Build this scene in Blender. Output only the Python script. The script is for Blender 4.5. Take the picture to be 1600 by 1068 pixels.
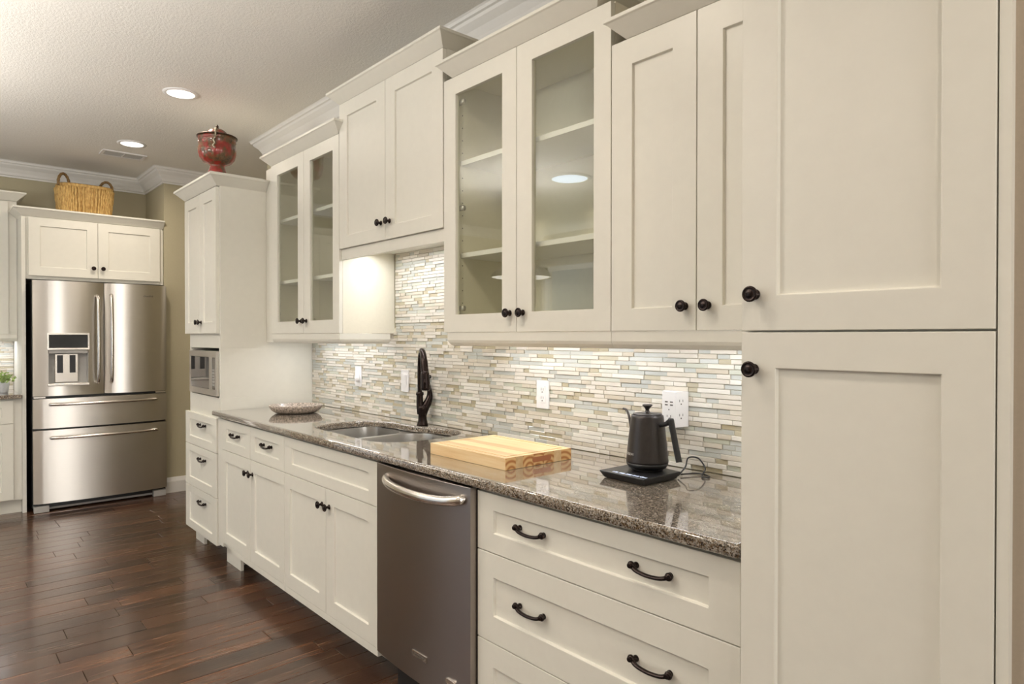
import bpy, bmesh, math, random
from mathutils import Vector, Matrix
random.seed(7)
for o in list(bpy.data.objects): bpy.data.objects.remove(o, do_unlink=True)
SC = bpy.context.scene
COL = SC.collection
PI = math.pi

# ------------------------------------------------------------------ camera
F_PX, YAW, PIT, ROL = 1036.186524913505, math.radians(41.5796032), math.radians(-0.450792883), math.radians(0.0269095962)
CAM = Vector((0.0, -1.9358, 1.3544))
fw = Vector((-math.cos(YAW)*math.cos(PIT), math.sin(YAW)*math.cos(PIT), math.sin(PIT)))
rt = Vector((math.sin(YAW), math.cos(YAW), 0)); up = rt.cross(fw)
r2 = math.cos(ROL)*rt + math.sin(ROL)*up; u2 = -math.sin(ROL)*rt + math.cos(ROL)*up
cd = bpy.data.cameras.new('camera'); cam = bpy.data.objects.new('camera', cd); COL.objects.link(cam)
m = Matrix.Identity(4)
for i in range(3):
    m[i][0] = r2[i]; m[i][1] = u2[i]; m[i][2] = -fw[i]; m[i][3] = CAM[i]
cam.matrix_world = m
cd.sensor_fit = 'HORIZONTAL'; cd.sensor_width = 36.0; cd.lens = 36.0*F_PX/1600.0
cd.clip_start = 0.05; cd.clip_end = 60
SC.camera = cam

# ------------------------------------------------------------------ light
vs = SC.view_settings
vs.view_transform = 'Standard'; vs.look = 'None'; vs.gamma = 1.0; vs.use_curve_mapping = False
vs.exposure = 0.0
W = bpy.data.worlds.new('world'); SC.world = W; W.use_nodes = True
W.node_tree.nodes['Background'].inputs[0].default_value = (0.80, 0.90, 1.0, 1)
W.node_tree.nodes['Background'].inputs[1].default_value = 1.0

def area(name, loc, rot, sx, sy, power, color, spread=180):
    l = bpy.data.lights.new(name, 'AREA'); l.shape = 'RECTANGLE'; l.size = sx; l.size_y = sy
    l.energy = power; l.color = color; l.spread = math.radians(spread)
    o = bpy.data.objects.new(name, l); COL.objects.link(o); o.location = loc; o.rotation_euler = rot
    return o
DAY = (0.93, 0.96, 1.0); WARM = (1.0, 0.88, 0.74); LED = (0.94, 0.955, 1.0)
# uplights added above the pendant shades to brighten the ceiling
for (x_, p_) in ((-4.45, 44), (-2.60, 90)): area('added_uplight', (x_, -2.80, 2.06), (PI, 0, 0), 0.5, 0.5, p_, (1.0, 0.95, 0.88))
# daylight through the big window opposite the cabinets, plus added fill from an unseen end window
area('window_daylight', (-4.75, -5.30, 1.25), (math.radians(-112), 0, 0), 4.1, 2.1, 100, DAY)
area('added_end_fill', (4.94, -1.75, 1.45), (0, math.radians(98), 0), 1.5, 1.9, 98, (1.0, 0.97, 0.93))
CANS = [(-4.265, -0.785), (-5.62, -0.76), (-1.56, -1.30),
        (-1.6, -3.1), (-5.6, 0.95), (-2.9, -3.1), (0.4, -1.4), (0.4, -3.1)]  # the side passage lamp is added to light that area
def can_lamp(x, y, z, power=9):
    l = bpy.data.lights.new('downlight_lamp', 'AREA'); l.shape = 'DISK'; l.size = 0.12; l.energy = power; l.color = WARM
    l.spread = math.radians(165)
    o = bpy.data.objects.new('downlight_lamp', l); COL.objects.link(o); o.location = (x, y, z)
    return o
CEIL = 2.80
for (x, y) in CANS: can_lamp(x, y, CEIL-0.02, 3.5 if x == -4.265 else 9)
UC = [(-3.56, -0.17, 1.362, 0.82, 1.9), (-1.76, -0.17, 1.362, 0.80, 1.9), (-1.02, -0.17, 1.362, 0.52, 1.15), (-2.66, -0.20, 1.788, 0.80, 3.0)]
for (x, y, z, w, p) in UC: area('under_cabinet_lamp', (x, y, z), (0, 0, 0), w, 0.03, p, LED, 175)
area('under_cabinet_lamp', (-6.73, -1.62, 1.34), (0, 0, 0), 0.03, 0.4, 1.8, LED, 175)

# ------------------------------------------------------------------ materials
def srgb(r, g, b):
    f = lambda c: (c/255/12.92) if c/255 <= 0.04045 else ((c/255+0.055)/1.055)**2.4
    return (f(r), f(g), f(b), 1)
class NT:
    def __init__(s, name):
        s.m = bpy.data.materials.new(name); s.m.use_nodes = True; s.t = s.m.node_tree
        s.b = s.t.nodes['Principled BSDF']; s.o = s.t.nodes['Material Output']
    def n(s, typ, **kw):
        nd = s.t.nodes.new(typ)
        for k, v in kw.items():
            if k in nd.inputs: nd.inputs[k].default_value = v
            else: setattr(nd, k, v)
        return nd
    def l(s, a, b): s.t.links.new(a, b)
    def set(s, **kw):
        for k, v in kw.items(): s.b.inputs[k.replace('_', ' ')].default_value = v
        return s
    def coords(s, scale=(1, 1, 1), kind='Object', offset_random=False):
        tc = s.n('ShaderNodeTexCoord'); mp = s.n('ShaderNodeMapping'); mp.inputs['Scale'].default_value = scale
        src = tc.outputs[kind]
        if kind == 'World':
            pass
        s.l(src, mp.inputs[0]); return mp.outputs[0]
    def world(s, scale=(1, 1, 1)):
        g = s.n('ShaderNodeNewGeometry'); mp = s.n('ShaderNodeMapping'); mp.inputs['Scale'].default_value = scale
        s.l(g.outputs['Position'], mp.inputs[0]); return mp
    def noise(s, vec, scale, detail=4, rough=0.55):
        nd = s.n('ShaderNodeTexNoise'); nd.inputs['Scale'].default_value = scale
        nd.inputs['Detail'].default_value = detail; nd.inputs['Roughness'].default_value = rough
        if vec is not None: s.l(vec, nd.inputs['Vector'])
        return nd
    def ramp(s, fac, stops, interp='LINEAR'):
        r = s.n('ShaderNodeValToRGB'); cr = r.color_ramp; cr.interpolation = interp
        while len(cr.elements) < len(stops): cr.elements.new(0.5)
        for e, (p, c) in zip(cr.elements, stops): e.position = p; e.color = c
        s.l(fac, r.inputs[0]); return r.outputs[0]
    def mix(s, fac, a, b, mode='MIX'):
        x = s.n('ShaderNodeMix'); x.data_type = 'RGBA'; x.blend_type = mode
        for i, v in ((0, fac), (6, a), (7, b)):
            if hasattr(v, 'is_linked') or hasattr(v, 'links'): s.l(v, x.inputs[i])
            else: x.inputs[i].default_value = v
        return x.outputs[2]
    def bump(s, h, strength=0.2, dist=0.002):
        b = s.n('ShaderNodeBump'); b.inputs['Strength'].default_value = strength; b.inputs['Distance'].default_value = dist
        s.l(h, b.inputs['Height']); s.l(b.outputs[0], s.b.inputs['Normal'])
    def color(s, c): s.l(c, s.b.inputs['Base Color'])

def plain(name, col, rough=0.5, metal=0.0, coat=0.0, var=0.03, bump=0.0, bscale=60):
    k = NT(name); k.set(Roughness=rough, Metallic=metal)
    if coat: k.set(Coat_Weight=coat, Coat_Roughness=0.08)
    v = k.coords(); nz = k.noise(v, bscale, 3)
    d = tuple(c*(1-var) for c in col[:3])+(1,); e = tuple(min(1, c*(1+var)) for c in col[:3])+(1,)
    k.color(k.ramp(nz.outputs[0], [(0.3, d), (0.7, e)]))
    if bump: k.bump(nz.outputs[0], bump, 0.002)
    return k.m
M = {}
M['paint'] = plain('cream_cabinet_paint', (0.79, 0.77, 0.69, 1), 0.38, var=0.012, bump=0.02, bscale=25)
M['inside'] = plain('cabinet_interior', (0.82, 0.78, 0.65, 1), 0.45, var=0.015)
M['trim'] = plain('white_trim_paint', (0.80, 0.79, 0.77, 1), 0.4, var=0.01)
M['wall'] = plain('sage_wall_paint', srgb(182, 174, 147), 0.7, var=0.03, bump=0.12, bscale=180)
M['wall_plain'] = plain('room_wall_paint', srgb(214, 206, 190), 0.8, var=0.02, bump=0.1, bscale=120)
M['bronze'] = plain('oil_rubbed_bronze', (0.022, 0.014, 0.012, 1), 0.24, metal=0.75, var=0.35, bscale=90)
M['black'] = plain('black_plastic', (0.012, 0.012, 0.013, 1), 0.35, var=0.1)
M['dark'] = plain('dark_gap', (0.02, 0.02, 0.02, 1), 0.7)
M['whiteplastic'] = plain('white_plastic', (0.86, 0.85, 0.85, 1), 0.3, var=0.01)
M['slot'] = plain('socket_slot', (0.10, 0.09, 0.09, 1), 0.6)
M['grayplastic'] = plain('grey_plastic', (0.42, 0.41, 0.39, 1), 0.45)
M['pin'] = plain('shelf_pin_hole', (0.12, 0.09, 0.06, 1), 0.7)
M['hinge'] = plain('hinge_metal', (0.55, 0.52, 0.48, 1), 0.3, metal=0.9)
M['grout'] = plain('grout', (0.74, 0.70, 0.60, 1), 0.8, bump=0.2, bscale=300)
M['pot'] = plain('plant_pot_glass', (0.62, 0.64, 0.66, 1), 0.15, coat=0.5)
M['leaf'] = plain('leaf_green', (0.30, 0.42, 0.12, 1), 0.5, var=0.4, bscale=40)

def ceiling_mat():
    k = NT('ceiling_paint'); k.set(Roughness=0.9); k.b.inputs['Base Color'].default_value = (0.86, 0.84, 0.80, 1)
    v = k.world(); n1 = k.noise(v.outputs[0], 75, 3, 0.6); n2 = k.noise(v.outputs[0], 220, 2)
    c = k.mix(0.35, n1.outputs[0], n2.outputs[0]); k.color(k.ramp(n1.outputs[0], [(0.3, (0.83, 0.81, 0.77, 1)), (0.7, (0.87, 0.85, 0.81, 1))]))
    k.bump(c, 0.7, 0.006); return k.m
M['ceiling'] = ceiling_mat()

def steel(name, base, rough, stretch=(3, 3, 260), aniso=0.0):
    k = NT(name); k.set(Metallic=1.0, Roughness=rough)
    if aniso:
        k.set(Anisotropic=aniso, Anisotropic_Rotation=0.25); tg = k.n('ShaderNodeTangent'); tg.direction_type = 'RADIAL'; tg.axis = 'Z'; k.l(tg.outputs[0], k.b.inputs['Tangent'])
    v = k.coords(stretch); n = k.noise(v, 4, 3, 0.6)
    k.color(k.ramp(n.outputs[0], [(0.25, tuple(c*0.97 for c in base)+(1,)), (0.75, tuple(c*1.02 for c in base)+(1,))]))
    mr = k.n('ShaderNodeMapRange'); mr.inputs[3].default_value = rough-0.01; mr.inputs[4].default_value = rough+0.02
    k.l(n.outputs[0], mr.inputs[0]); k.l(mr.outputs[0], k.b.inputs['Roughness'])
    k.bump(n.outputs[0], 0.02, 0.001); return k.m
M['steel'] = steel('brushed_stainless_fridge', (0.64, 0.61, 0.565), 0.33, aniso=0.8)
M['steel_dark'] = steel('brushed_stainless_dishwasher', (0.34, 0.305, 0.285), 0.28, aniso=0.7)
M['steel_sink'] = steel('satin_sink_steel', (0.62, 0.61, 0.59), 0.3, (200, 3, 3))
M['handle_steel'] = steel('satin_handle_steel', (0.72, 0.68, 0.63), 0.22, (3, 3, 3))

def granite():
    k = NT('speckled_granite'); k.set(Roughness=0.10, Coat_Weight=1.0, Coat_Roughness=0.03, IOR=1.6)
    v = k.world(); vec = v.outputs[0]
    dn = k.noise(vec, 60, 3); sc = k.n('ShaderNodeVectorMath', operation='SCALE'); sc.inputs[3].default_value = 0.012
    k.l(dn.outputs[1], sc.inputs[0]); ad = k.n('ShaderNodeVectorMath', operation='ADD'); k.l(vec, ad.inputs[0]); k.l(sc.outputs[0], ad.inputs[1])
    vo = k.n('ShaderNodeTexVoronoi'); vo.inputs['Scale'].default_value = 300; k.l(ad.outputs[0], vo.inputs['Vector'])
    sp = k.n('ShaderNodeSeparateColor'); k.l(vo.outputs['Color'], sp.inputs[0])
    big = k.noise(vec, 70, 4, 0.65)
    ma = k.n('ShaderNodeMath', operation='MULTIPLY_ADD'); k.l(sp.outputs[0], ma.inputs[0]); ma.inputs[1].default_value = 0.62
    mb = k.n('ShaderNodeMath', operation='MULTIPLY'); k.l(big.outputs[0], mb.inputs[0]); mb.inputs[1].default_value = 0.42
    k.l(mb.outputs[0], ma.inputs[2])
    c = k.ramp(ma.outputs[0], [(0.0, (0.02, 0.018, 0.016, 1)), (0.25, (0.03, 0.023, 0.018, 1)), (0.35, (0.11, 0.07, 0.035, 1)), (0.45, (0.22, 0.165, 0.11, 1)),
                               (0.57, (0.36, 0.32, 0.27, 1)), (0.67, (0.10, 0.085, 0.07, 1)), (0.78, (0.42, 0.38, 0.32, 1)), (0.95, (0.52, 0.48, 0.41, 1))])
    k.color(c); return k.m
M['granite'] = granite()

def wood_floor():
    k = NT('hand_scraped_walnut_plank'); k.set(Roughness=0.2, Coat_Weight=0.25, Coat_Roughness=0.12)
    oi = k.n('ShaderNodeObjectInfo'); mul = k.n('ShaderNodeMath', operation='MULTIPLY'); mul.inputs[1].default_value = 37.0
    k.l(oi.outputs['Random'], mul.inputs[0])
    g = k.n('ShaderNodeNewGeometry'); ad = k.n('ShaderNodeVectorMath', operation='ADD'); k.l(g.outputs['Position'], ad.inputs[0]); k.l(mul.outputs[0], ad.inputs[1])
    mp = k.n('ShaderNodeMapping'); mp.inputs['Scale'].default_value = (26, 1.6, 1); k.l(ad.outputs[0], mp.inputs[0])
    n1 = k.noise(mp.outputs[0], 1.6, 6, 0.62); n1.inputs['Distortion'].default_value = 0.6
    mp2 = k.n('ShaderNodeMapping'); mp2.inputs['Scale'].default_value = (5, 2.2, 1); k.l(ad.outputs[0], mp2.inputs[0])
    n2 = k.noise(mp2.outputs[0], 1.4, 3)
    base = k.ramp(n1.outputs[0], [(0.25, (0.020, 0.010, 0.007, 1)), (0.45, (0.062, 0.031, 0.019, 1)), (0.62, (0.108, 0.058, 0.034, 1)), (0.8, (0.072, 0.037, 0.023, 1))])
    tint = k.ramp(oi.outputs['Random'], [(0.0, (0.60, 0.58, 0.60, 1)), (0.35, (0.90, 0.88, 0.86, 1)), (0.7, (1.15, 1.0, 0.9, 1)), (1.0, (1.35, 1.2, 1.05, 1))])
    c = k.mix(1.0, base, tint, 'MULTIPLY')
    t2 = k.ramp(n2.outputs[0], [(0.3, (0.62, 0.62, 0.64, 1)), (0.65, (1.25, 1.2, 1.12, 1))])
    c = k.mix(0.9, c, t2, 'MULTIPLY'); k.color(c)
    mp3 = k.n('ShaderNodeMapping'); mp3.inputs['Scale'].default_value = (70, 3.0, 1); k.l(ad.outputs[0], mp3.inputs[0])
    n3 = k.noise(mp3.outputs[0], 1.0, 4, 0.6)
    mp4 = k.n('ShaderNodeMapping'); mp4.inputs['Scale'].default_value = (12, 9, 1); k.l(ad.outputs[0], mp4.inputs[0])
    n4 = k.noise(mp4.outputs[0], 1.0, 2, 0.5)
    h = k.mix(0.6, n3.outputs[0], n4.outputs[0]); k.bump(h, 0.35, 0.004)
    mr = k.n('ShaderNodeMapRange'); mr.inputs[3].default_value = 0.16; mr.inputs[4].default_value = 0.34
    k.l(n1.outputs[0], mr.inputs[0]); k.l(mr.outputs[0], k.b.inputs['Roughness'])
    return k.m
M['floor'] = wood_floor()

def tile_mat(name, c1, c2, rough, glass):
    k = NT(name); k.set(Roughness=rough)
    if glass: k.set(Coat_Weight=0.9, Coat_Roughness=0.04)
    oi = k.n('ShaderNodeObjectInfo'); v = k.world((14, 14, 60)); n = k.noise(v.outputs[0], 3 if not glass else 1.2, 4)
    f = k.mix(0.45, oi.outputs['Random'], n.outputs[0]); k.color(k.ramp(f, [(0.25, c1), (0.75, c2)]))
    if not glass: k.bump(n.outputs[0], 0.15, 0.001)
    return k.m
TM = [tile_mat('cream_stone_tile', (0.68, 0.63, 0.55, 1), (0.80, 0.77, 0.70, 1), 0.45, False),
      tile_mat('beige_stone_tile', (0.57, 0.51, 0.41, 1), (0.68, 0.63, 0.54, 1), 0.5, False),
      tile_mat('pale_blue_grey_glass_tile', (0.50, 0.51, 0.47, 1), (0.62, 0.63, 0.59, 1), 0.15, True),
      tile_mat('olive_tan_glass_tile', (0.46, 0.40, 0.27, 1), (0.58, 0.53, 0.40, 1), 0.15, True),
      tile_mat('pale_green_glass_tile', (0.55, 0.56, 0.46, 1), (0.66, 0.66, 0.58, 1), 0.15, True)]

def glass_mat():
    k = NT('cabinet_glass'); t = k.t
    tr = k.n('ShaderNodeBsdfTransparent'); tr.inputs[0].default_value = (0.97, 0.98, 0.945, 1)
    gl = k.n('ShaderNodeBsdfGlossy'); gl.inputs['Roughness'].default_value = 0.01; gl.inputs[0].default_value = (1, 1, 1, 1)
    fr = k.n('ShaderNodeFresnel'); 
    ge = k.n('ShaderNodeNewGeometry'); mr = k.n('ShaderNodeMapRange'); mr.inputs[3].default_value = 1.5; mr.inputs[4].default_value = 1/1.5
    k.l(ge.outputs['Backfacing'], mr.inputs[0]); k.l(mr.outputs[0], fr.inputs[0])
    ma = k.n('ShaderNodeMath', operation='MULTIPLY'); ma.inputs[1].default_value = 1.0; ma.use_clamp = True; k.l(fr.outputs[0], ma.inputs[0])
    mx = k.n('ShaderNodeMixShader'); k.l(ma.outputs[0], mx.inputs[0]); k.l(tr.outputs[0], mx.inputs[1]); k.l(gl.outputs[0], mx.inputs[2])
    k.l(mx.outputs[0], k.o.inputs[0]); return k.m
M['glass'] = glass_mat()
def dark_glass():
    k = NT('dark_appliance_glass'); k.set(Roughness=0.03, Coat_Weight=1.0, Coat_Roughness=0.02, Specular_IOR_Level=0.8)
    k.b.inputs['Base Color'].default_value = (0.03, 0.028, 0.026, 1); k.set(IOR=1.6); return k.m
M['darkglass'] = dark_glass()
M['display'] = plain('dark_display', (0.015, 0.016, 0.018, 1), 0.12)
def emit(name, col, st):
    k = NT(name); e = k.n('ShaderNodeEmission'); e.inputs[0].default_value = col; e.inputs[1].default_value = st
    k.l(e.outputs[0], k.o.inputs[0]); return k.m
M['lamp'] = emit('downlight_lens', (1, 0.93, 0.80, 1), 3.2)
M['lamp_cool'] = emit('daylight_lens', (0.80, 0.90, 1.0, 1), 9.0)
M['strip'] = emit('led_strip', (1, 0.95, 0.86, 1), 3.0)
M['pendant_glow'] = emit('pendant_diffuser', (1, 0.95, 0.85, 1), 5.0)
M['display_text'] = emit('lit_display_text', (0.75, 0.82, 1.0, 1), 1.6)
M['printed'] = plain('printed_mark', (0.75, 0.74, 0.72, 1), 0.4)
M['engraved'] = plain('engraved_mark', (0.10, 0.09, 0.08, 1), 0.5)
def ctop(name, rings):
    k = NT(name); k.set(Roughness=0.42)
    v = k.coords((1.6, 22, 22)); n = k.noise(v, 2.2, 5, 0.6)
    oi = k.n('ShaderNodeObjectInfo')
    base = k.ramp(n.outputs[0], [(0.25, srgb(212, 176, 124)), (0.5, srgb(229, 203, 158)), (0.75, srgb(238, 219, 182))])
    tint = k.ramp(oi.outputs['Random'], [(0.0, (0.80, 0.72, 0.62, 1)), (0.5, (1.0, 0.96, 0.92, 1)), (1.0, (1.12, 1.10, 1.06, 1))])
    k.color(k.mix(1.0, base, tint, 'MULTIPLY')); k.bump(n.outputs[0], 0.05, 0.001); return k.m
M['acacia'] = ctop('board_wood', False)
def endgrain():
    k = NT('end_grain_wood'); k.set(Roughness=0.5)
    tc = k.n('ShaderNodeTexCoord'); oi = k.n('ShaderNodeObjectInfo')
    mp = k.n('ShaderNodeMapping'); mp.inputs['Scale'].default_value = (0.01, 1, 1); mp.inputs['Location'].default_value = (0, 0, 0.012)
    rv = k.n('ShaderNodeMath', operation='MULTIPLY_ADD'); rv.inputs[1].default_value = 0.03; rv.inputs[2].default_value = -0.012; k.l(oi.outputs['Random'], rv.inputs[0])
    cx = k.n('ShaderNodeCombineXYZ'); k.l(rv.outputs[0], cx.inputs[1]); k.l(rv.outputs[0], cx.inputs[2])
    av = k.n('ShaderNodeVectorMath', operation='ADD'); k.l(tc.outputs['Object'], av.inputs[0]); k.l(cx.outputs[0], av.inputs[1]); k.l(av.outputs[0], mp.inputs[0])
    w = k.n('ShaderNodeTexWave'); w.wave_type = 'RINGS'; w.rings_direction = 'X'; w.inputs['Scale'].default_value = 17; w.inputs['Distortion'].default_value = 0.8
    w.inputs['Detail'].default_value = 2; k.l(mp.outputs[0], w.inputs[0])
    k.color(k.ramp(w.outputs[1], [(0.05, srgb(178, 116, 64)), (0.4, srgb(206, 156, 96)), (0.9, srgb(224, 186, 130))])); return k.m
M['endgrain'] = endgrain()
def red_pot():
    k = NT('distressed_red_metal'); k.set(Roughness=0.4, Coat_Weight=0.5)
    v = k.coords((1, 1, 1)); n = k.noise(v, 16, 6, 0.7); n2 = k.noise(v, 70, 3)
    c = k.ramp(n.outputs[0], [(0.34, (0.03, 0.018, 0.010, 1)), (0.44, (0.14, 0.075, 0.028, 1)), (0.51, (0.24, 0.020, 0.012, 1)), (0.75, (0.42, 0.040, 0.024, 1))])
    k.color(c); k.bump(n2.outputs[0], 0.35, 0.004); return k.m
M['redpot'] = red_pot()
M['darkrim'] = plain('dark_metal_rim', (0.06, 0.035, 0.02, 1), 0.35, metal=0.7, var=0.5)
M['clasp'] = plain('aged_brass_clasp', (0.38, 0.33, 0.24, 1), 0.4, metal=0.8, var=0.4)
def wicker(name, a, b):
    k = NT(name); k.set(Roughness=0.7)
    v = k.coords((1, 1, 0.35)); n = k.noise(v, 90, 3, 0.6)
    k.color(k.ramp(n.outputs[0], [(0.28, a), (0.72, b)])); k.bump(n.outputs[0], 0.4, 0.004); return k.m
M['wicker'] = wicker('water_hyacinth_weave', srgb(168, 124, 62), srgb(230, 196, 126))
M['wicker_dark'] = wicker('dark_handle_weave', srgb(100, 76, 45), srgb(165, 132, 84))
M['stone'] = plain('speckled_stone_dish', (0.36, 0.30, 0.25, 1), 0.35, var=0.75, bump=0.1, bscale=110, coat=0.3)
M['kettle'] = plain('matte_black_kettle', (0.050, 0.044, 0.043, 1), 0.34, metal=0.55, var=0.08)
M['pendant'] = plain('pendant_metal', (0.25, 0.25, 0.26, 1), 0.3, metal=0.8)

# ------------------------------------------------------------------ geometry helpers
class MB:
    def __init__(s): s.v = []; s.f = []; s.mi = []; s.sm = []; s.cur = 0
    def add(s, vs, fs, smooth=False):
        o = len(s.v); s.v += [tuple(v) for v in vs]
        for f in fs: s.f.append([i+o for i in f]); s.mi.append(s.cur); s.sm.append(smooth)
        return s
    def box(s, x0, x1, y0, y1, z0, z1):
        if x0 > x1: x0, x1 = x1, x0
        if y0 > y1: y0, y1 = y1, y0
        if z0 > z1: z0, z1 = z1, z0
        return s.add([(x0,y0,z0),(x1,y0,z0),(x1,y1,z0),(x0,y1,z0),(x0,y0,z1),(x1,y0,z1),(x1,y1,z1),(x0,y1,z1)],
                     [(0,3,2,1),(4,5,6,7),(0,1,5,4),(1,2,6,5),(2,3,7,6),(3,0,4,7)])
    def shaker(s, x0, x1, z0, z1, yf, t, sl, rl, rec=0.009, hole=False, sr=None, rb=None):
        """frame door, front at y=yf, thickness t towards +y, recessed panel or a hole for glass"""
        sr = sl if sr is None else sr; rb = rl if rb is None else rb
        a = [(x0, z0), (x1, z0), (x1, z1), (x0, z1)]
        b = [(x0+sl, z0+rb), (x1-sr, z0+rb), (x1-sr, z1-rl), (x0+sl, z1-rl)]
        c = [(b[0][0]+.002, b[0][1]+.002), (b[1][0]-.002, b[1][1]+.002), (b[2][0]-.002, b[2][1]-.002), (b[3][0]+.002, b[3][1]-.002)]
        V = [(p[0], yf, p[1]) for p in a]+[(p[0], yf, p[1]) for p in b]
        fs = [(i, (i+1) % 4, 4+(i+1) % 4, 4+i) for i in range(4)]
        if not hole:
            V += [(p[0], yf+rec, p[1]) for p in c]+[(p[0], yf+t, p[1]) for p in a]
            fs += [(4+i, 4+(i+1) % 4, 8+(i+1) % 4, 8+i) for i in range(4)]+[(8, 9, 10, 11)]
            fs += [(i, 12+i, 12+(i+1) % 4, (i+1) % 4) for i in range(4)]+[(15, 14, 13, 12)]
        else:
            V += [(p[0], yf+t, p[1]) for p in b]+[(p[0], yf+t, p[1]) for p in a]
            fs += [(4+i, 4+(i+1) % 4, 8+(i+1) % 4, 8+i) for i in range(4)]
            fs += [(i, 12+i, 12+(i+1) % 4, (i+1) % 4) for i in range(4)]
            fs += [(12+i, 8+i, 8+(i+1) % 4, 12+(i+1) % 4) for i in range(4)]
        return s.add(V, fs)
    def prism(s, poly, z0, z1, axis='z', smooth=False):
        def P(a, b, c):
            return (a, b, c) if axis == 'z' else ((c, a, b) if axis == 'x' else (a, c, b))
        n = len(poly); V = [P(p[0], p[1], z0) for p in poly]+[P(p[0], p[1], z1) for p in poly]
        fs = [(i, (i+1) % n, n+(i+1) % n, n+i) for i in range(n)]
        s.add(V, fs, smooth); s.add(V, [tuple(reversed(range(n))), tuple(range(n, 2*n))]); return s
    def lathe(s, prof, c=(0, 0, 0), n=32, axis='z', ang=None, mod=None, cap=True):
        V = []; fs = []
        for (r, h) in prof:
            for i in range(n):
                a = 2*PI*i/n; rr = r*(mod(a, h) if mod else 1.0)
                x, y = rr*math.cos(a), rr*math.sin(a)
                p = (x, y, h) if axis == 'z' else ((x, -h, y) if axis == '-y' else (h, x, y))
                V.append((p[0]+c[0], p[1]+c[1], p[2]+c[2]))
        for j in range(len(prof)-1):
            for i in range(n):
                q = (i+1) % n; fs.append((j*n+i, j*n+q, (j+1)*n+q, (j+1)*n+i))
        if cap:
            fs.append(tuple(reversed(range(n)))); fs.append(tuple((len(prof)-1)*n+i for i in range(n)))
        return s.add(V, fs, True)
    def tube(s, pts, rad, n=12, closed=False, flat=1.0):
        pts = [Vector(p) for p in pts]; N = len(pts)
        if not hasattr(rad, '__len__'): rad = [rad]*N
        V = []; fs = []; prev = None
        for i, p in enumerate(pts):
            a = pts[(i-1) % N] if (i or closed) else pts[0]; b = pts[(i+1) % N] if (i < N-1 or closed) else pts[-1]
            t = (b-a).normalized()
            if prev is None:
                h = Vector((0, 0, 1)) if abs(t.z) < 0.9 else Vector((1, 0, 0)); x = t.cross(h).normalized()
            else: x = (prev-t*prev.dot(t)).normalized()
            prev = x; y = t.cross(x)
            for k in range(n):
                an = 2*PI*k/n; V.append(p+rad[i]*(math.cos(an)*x+flat*math.sin(an)*y))
        for i in range(N-1 if not closed else N):
            j = (i+1) % N
            for k in range(n): q = (k+1) % n; fs.append((i*n+k, i*n+q, j*n+q, j*n+k))
        if not closed: fs.append(tuple(reversed(range(n)))); fs.append(tuple((N-1)*n+k for k in range(n)))
        return s.add(V, fs, True)
    def sweep(s, path, prof, z0=0.0, cap=True, closed_prof=True):
        """profile (out, up) swept along plan path; 'out' goes to the right hand side"""
        P = [Vector(p) for p in path]; N = len(P); m_ = len(prof); V = []; fs = []
        for i in range(N):
            ns = []
            if i > 0: d = (P[i]-P[i-1]).normalized(); ns.append(Vector((d.y, -d.x)))
            if i < N-1: d = (P[i+1]-P[i]).normalized(); ns.append(Vector((d.y, -d.x)))
            if len(ns) == 2: mm = ns[0]+ns[1]; mm = mm/max(1e-6, mm.dot(ns[0]))
            else: mm = ns[0]
            for (o, u) in prof: V.append((P[i].x+mm.x*o, P[i].y+mm.y*o, z0+u))
        for i in range(N-1):
            for k in range(m_ if closed_prof else m_-1):
                q = (k+1) % m_; fs.append((i*m_+k, (i+1)*m_+k, (i+1)*m_+q, i*m_+q))
        if cap: fs.append(tuple(range(m_))); fs.append(tuple(reversed([(N-1)*m_+k for k in range(m_)])))
        return s.add(V, fs)
    def loft(s, rings, smooth=True, cap0=False, cap1=False):
        n = len(rings[0]); V = [p for r in rings for p in r]; fs = []
        for j in range(len(rings)-1):
            for i in range(n): q = (i+1) % n; fs.append((j*n+i, j*n+q, (j+1)*n+q, (j+1)*n+i))
        if cap0: fs.append(tuple(reversed(range(n))))
        if cap1: fs.append(tuple((len(rings)-1)*n+i for i in range(n)))
        return s.add(V, fs, smooth)
    def mesh(s, name, mats, org=(0, 0, 0), fix=True):
        me = bpy.data.meshes.new(name)
        me.from_pydata([(v[0]-org[0], v[1]-org[1], v[2]-org[2]) for v in s.v], [], s.f)
        if not isinstance(mats, (list, tuple)): mats = [mats]
        for x in mats: me.materials.append(x)
        for p, i, sm in zip(me.polygons, s.mi, s.sm): p.material_index = i; p.use_smooth = sm
        if fix:
            bm = bmesh.new(); bm.from_mesh(me); bmesh.ops.recalc_face_normals(bm, faces=bm.faces); bm.to_mesh(me); bm.free()
        return me
ORG = {}
def rotv(p, rz):
    c, s_ = math.cos(rz), math.sin(rz); return (c*p[0]-s_*p[1], s_*p[0]+c*p[1], p[2])
def thing(name, label, cat, org, rz=0.0, group=None):
    o = bpy.data.objects.new(name, None); COL.objects.link(o); o.empty_display_size = 0.05
    o.location = rotv(org, rz); o.rotation_euler = (0, 0, rz)
    o['label'] = label; o['category'] = cat
    if group: o['group'] = group
    ORG[o] = tuple(org); return o
def tag(o, label=None, cat=None, group=None, kind=None):
    if label: o['label'] = label
    if cat: o['category'] = cat
    if group: o['group'] = group
    if kind: o['kind'] = kind
    return o
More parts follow.
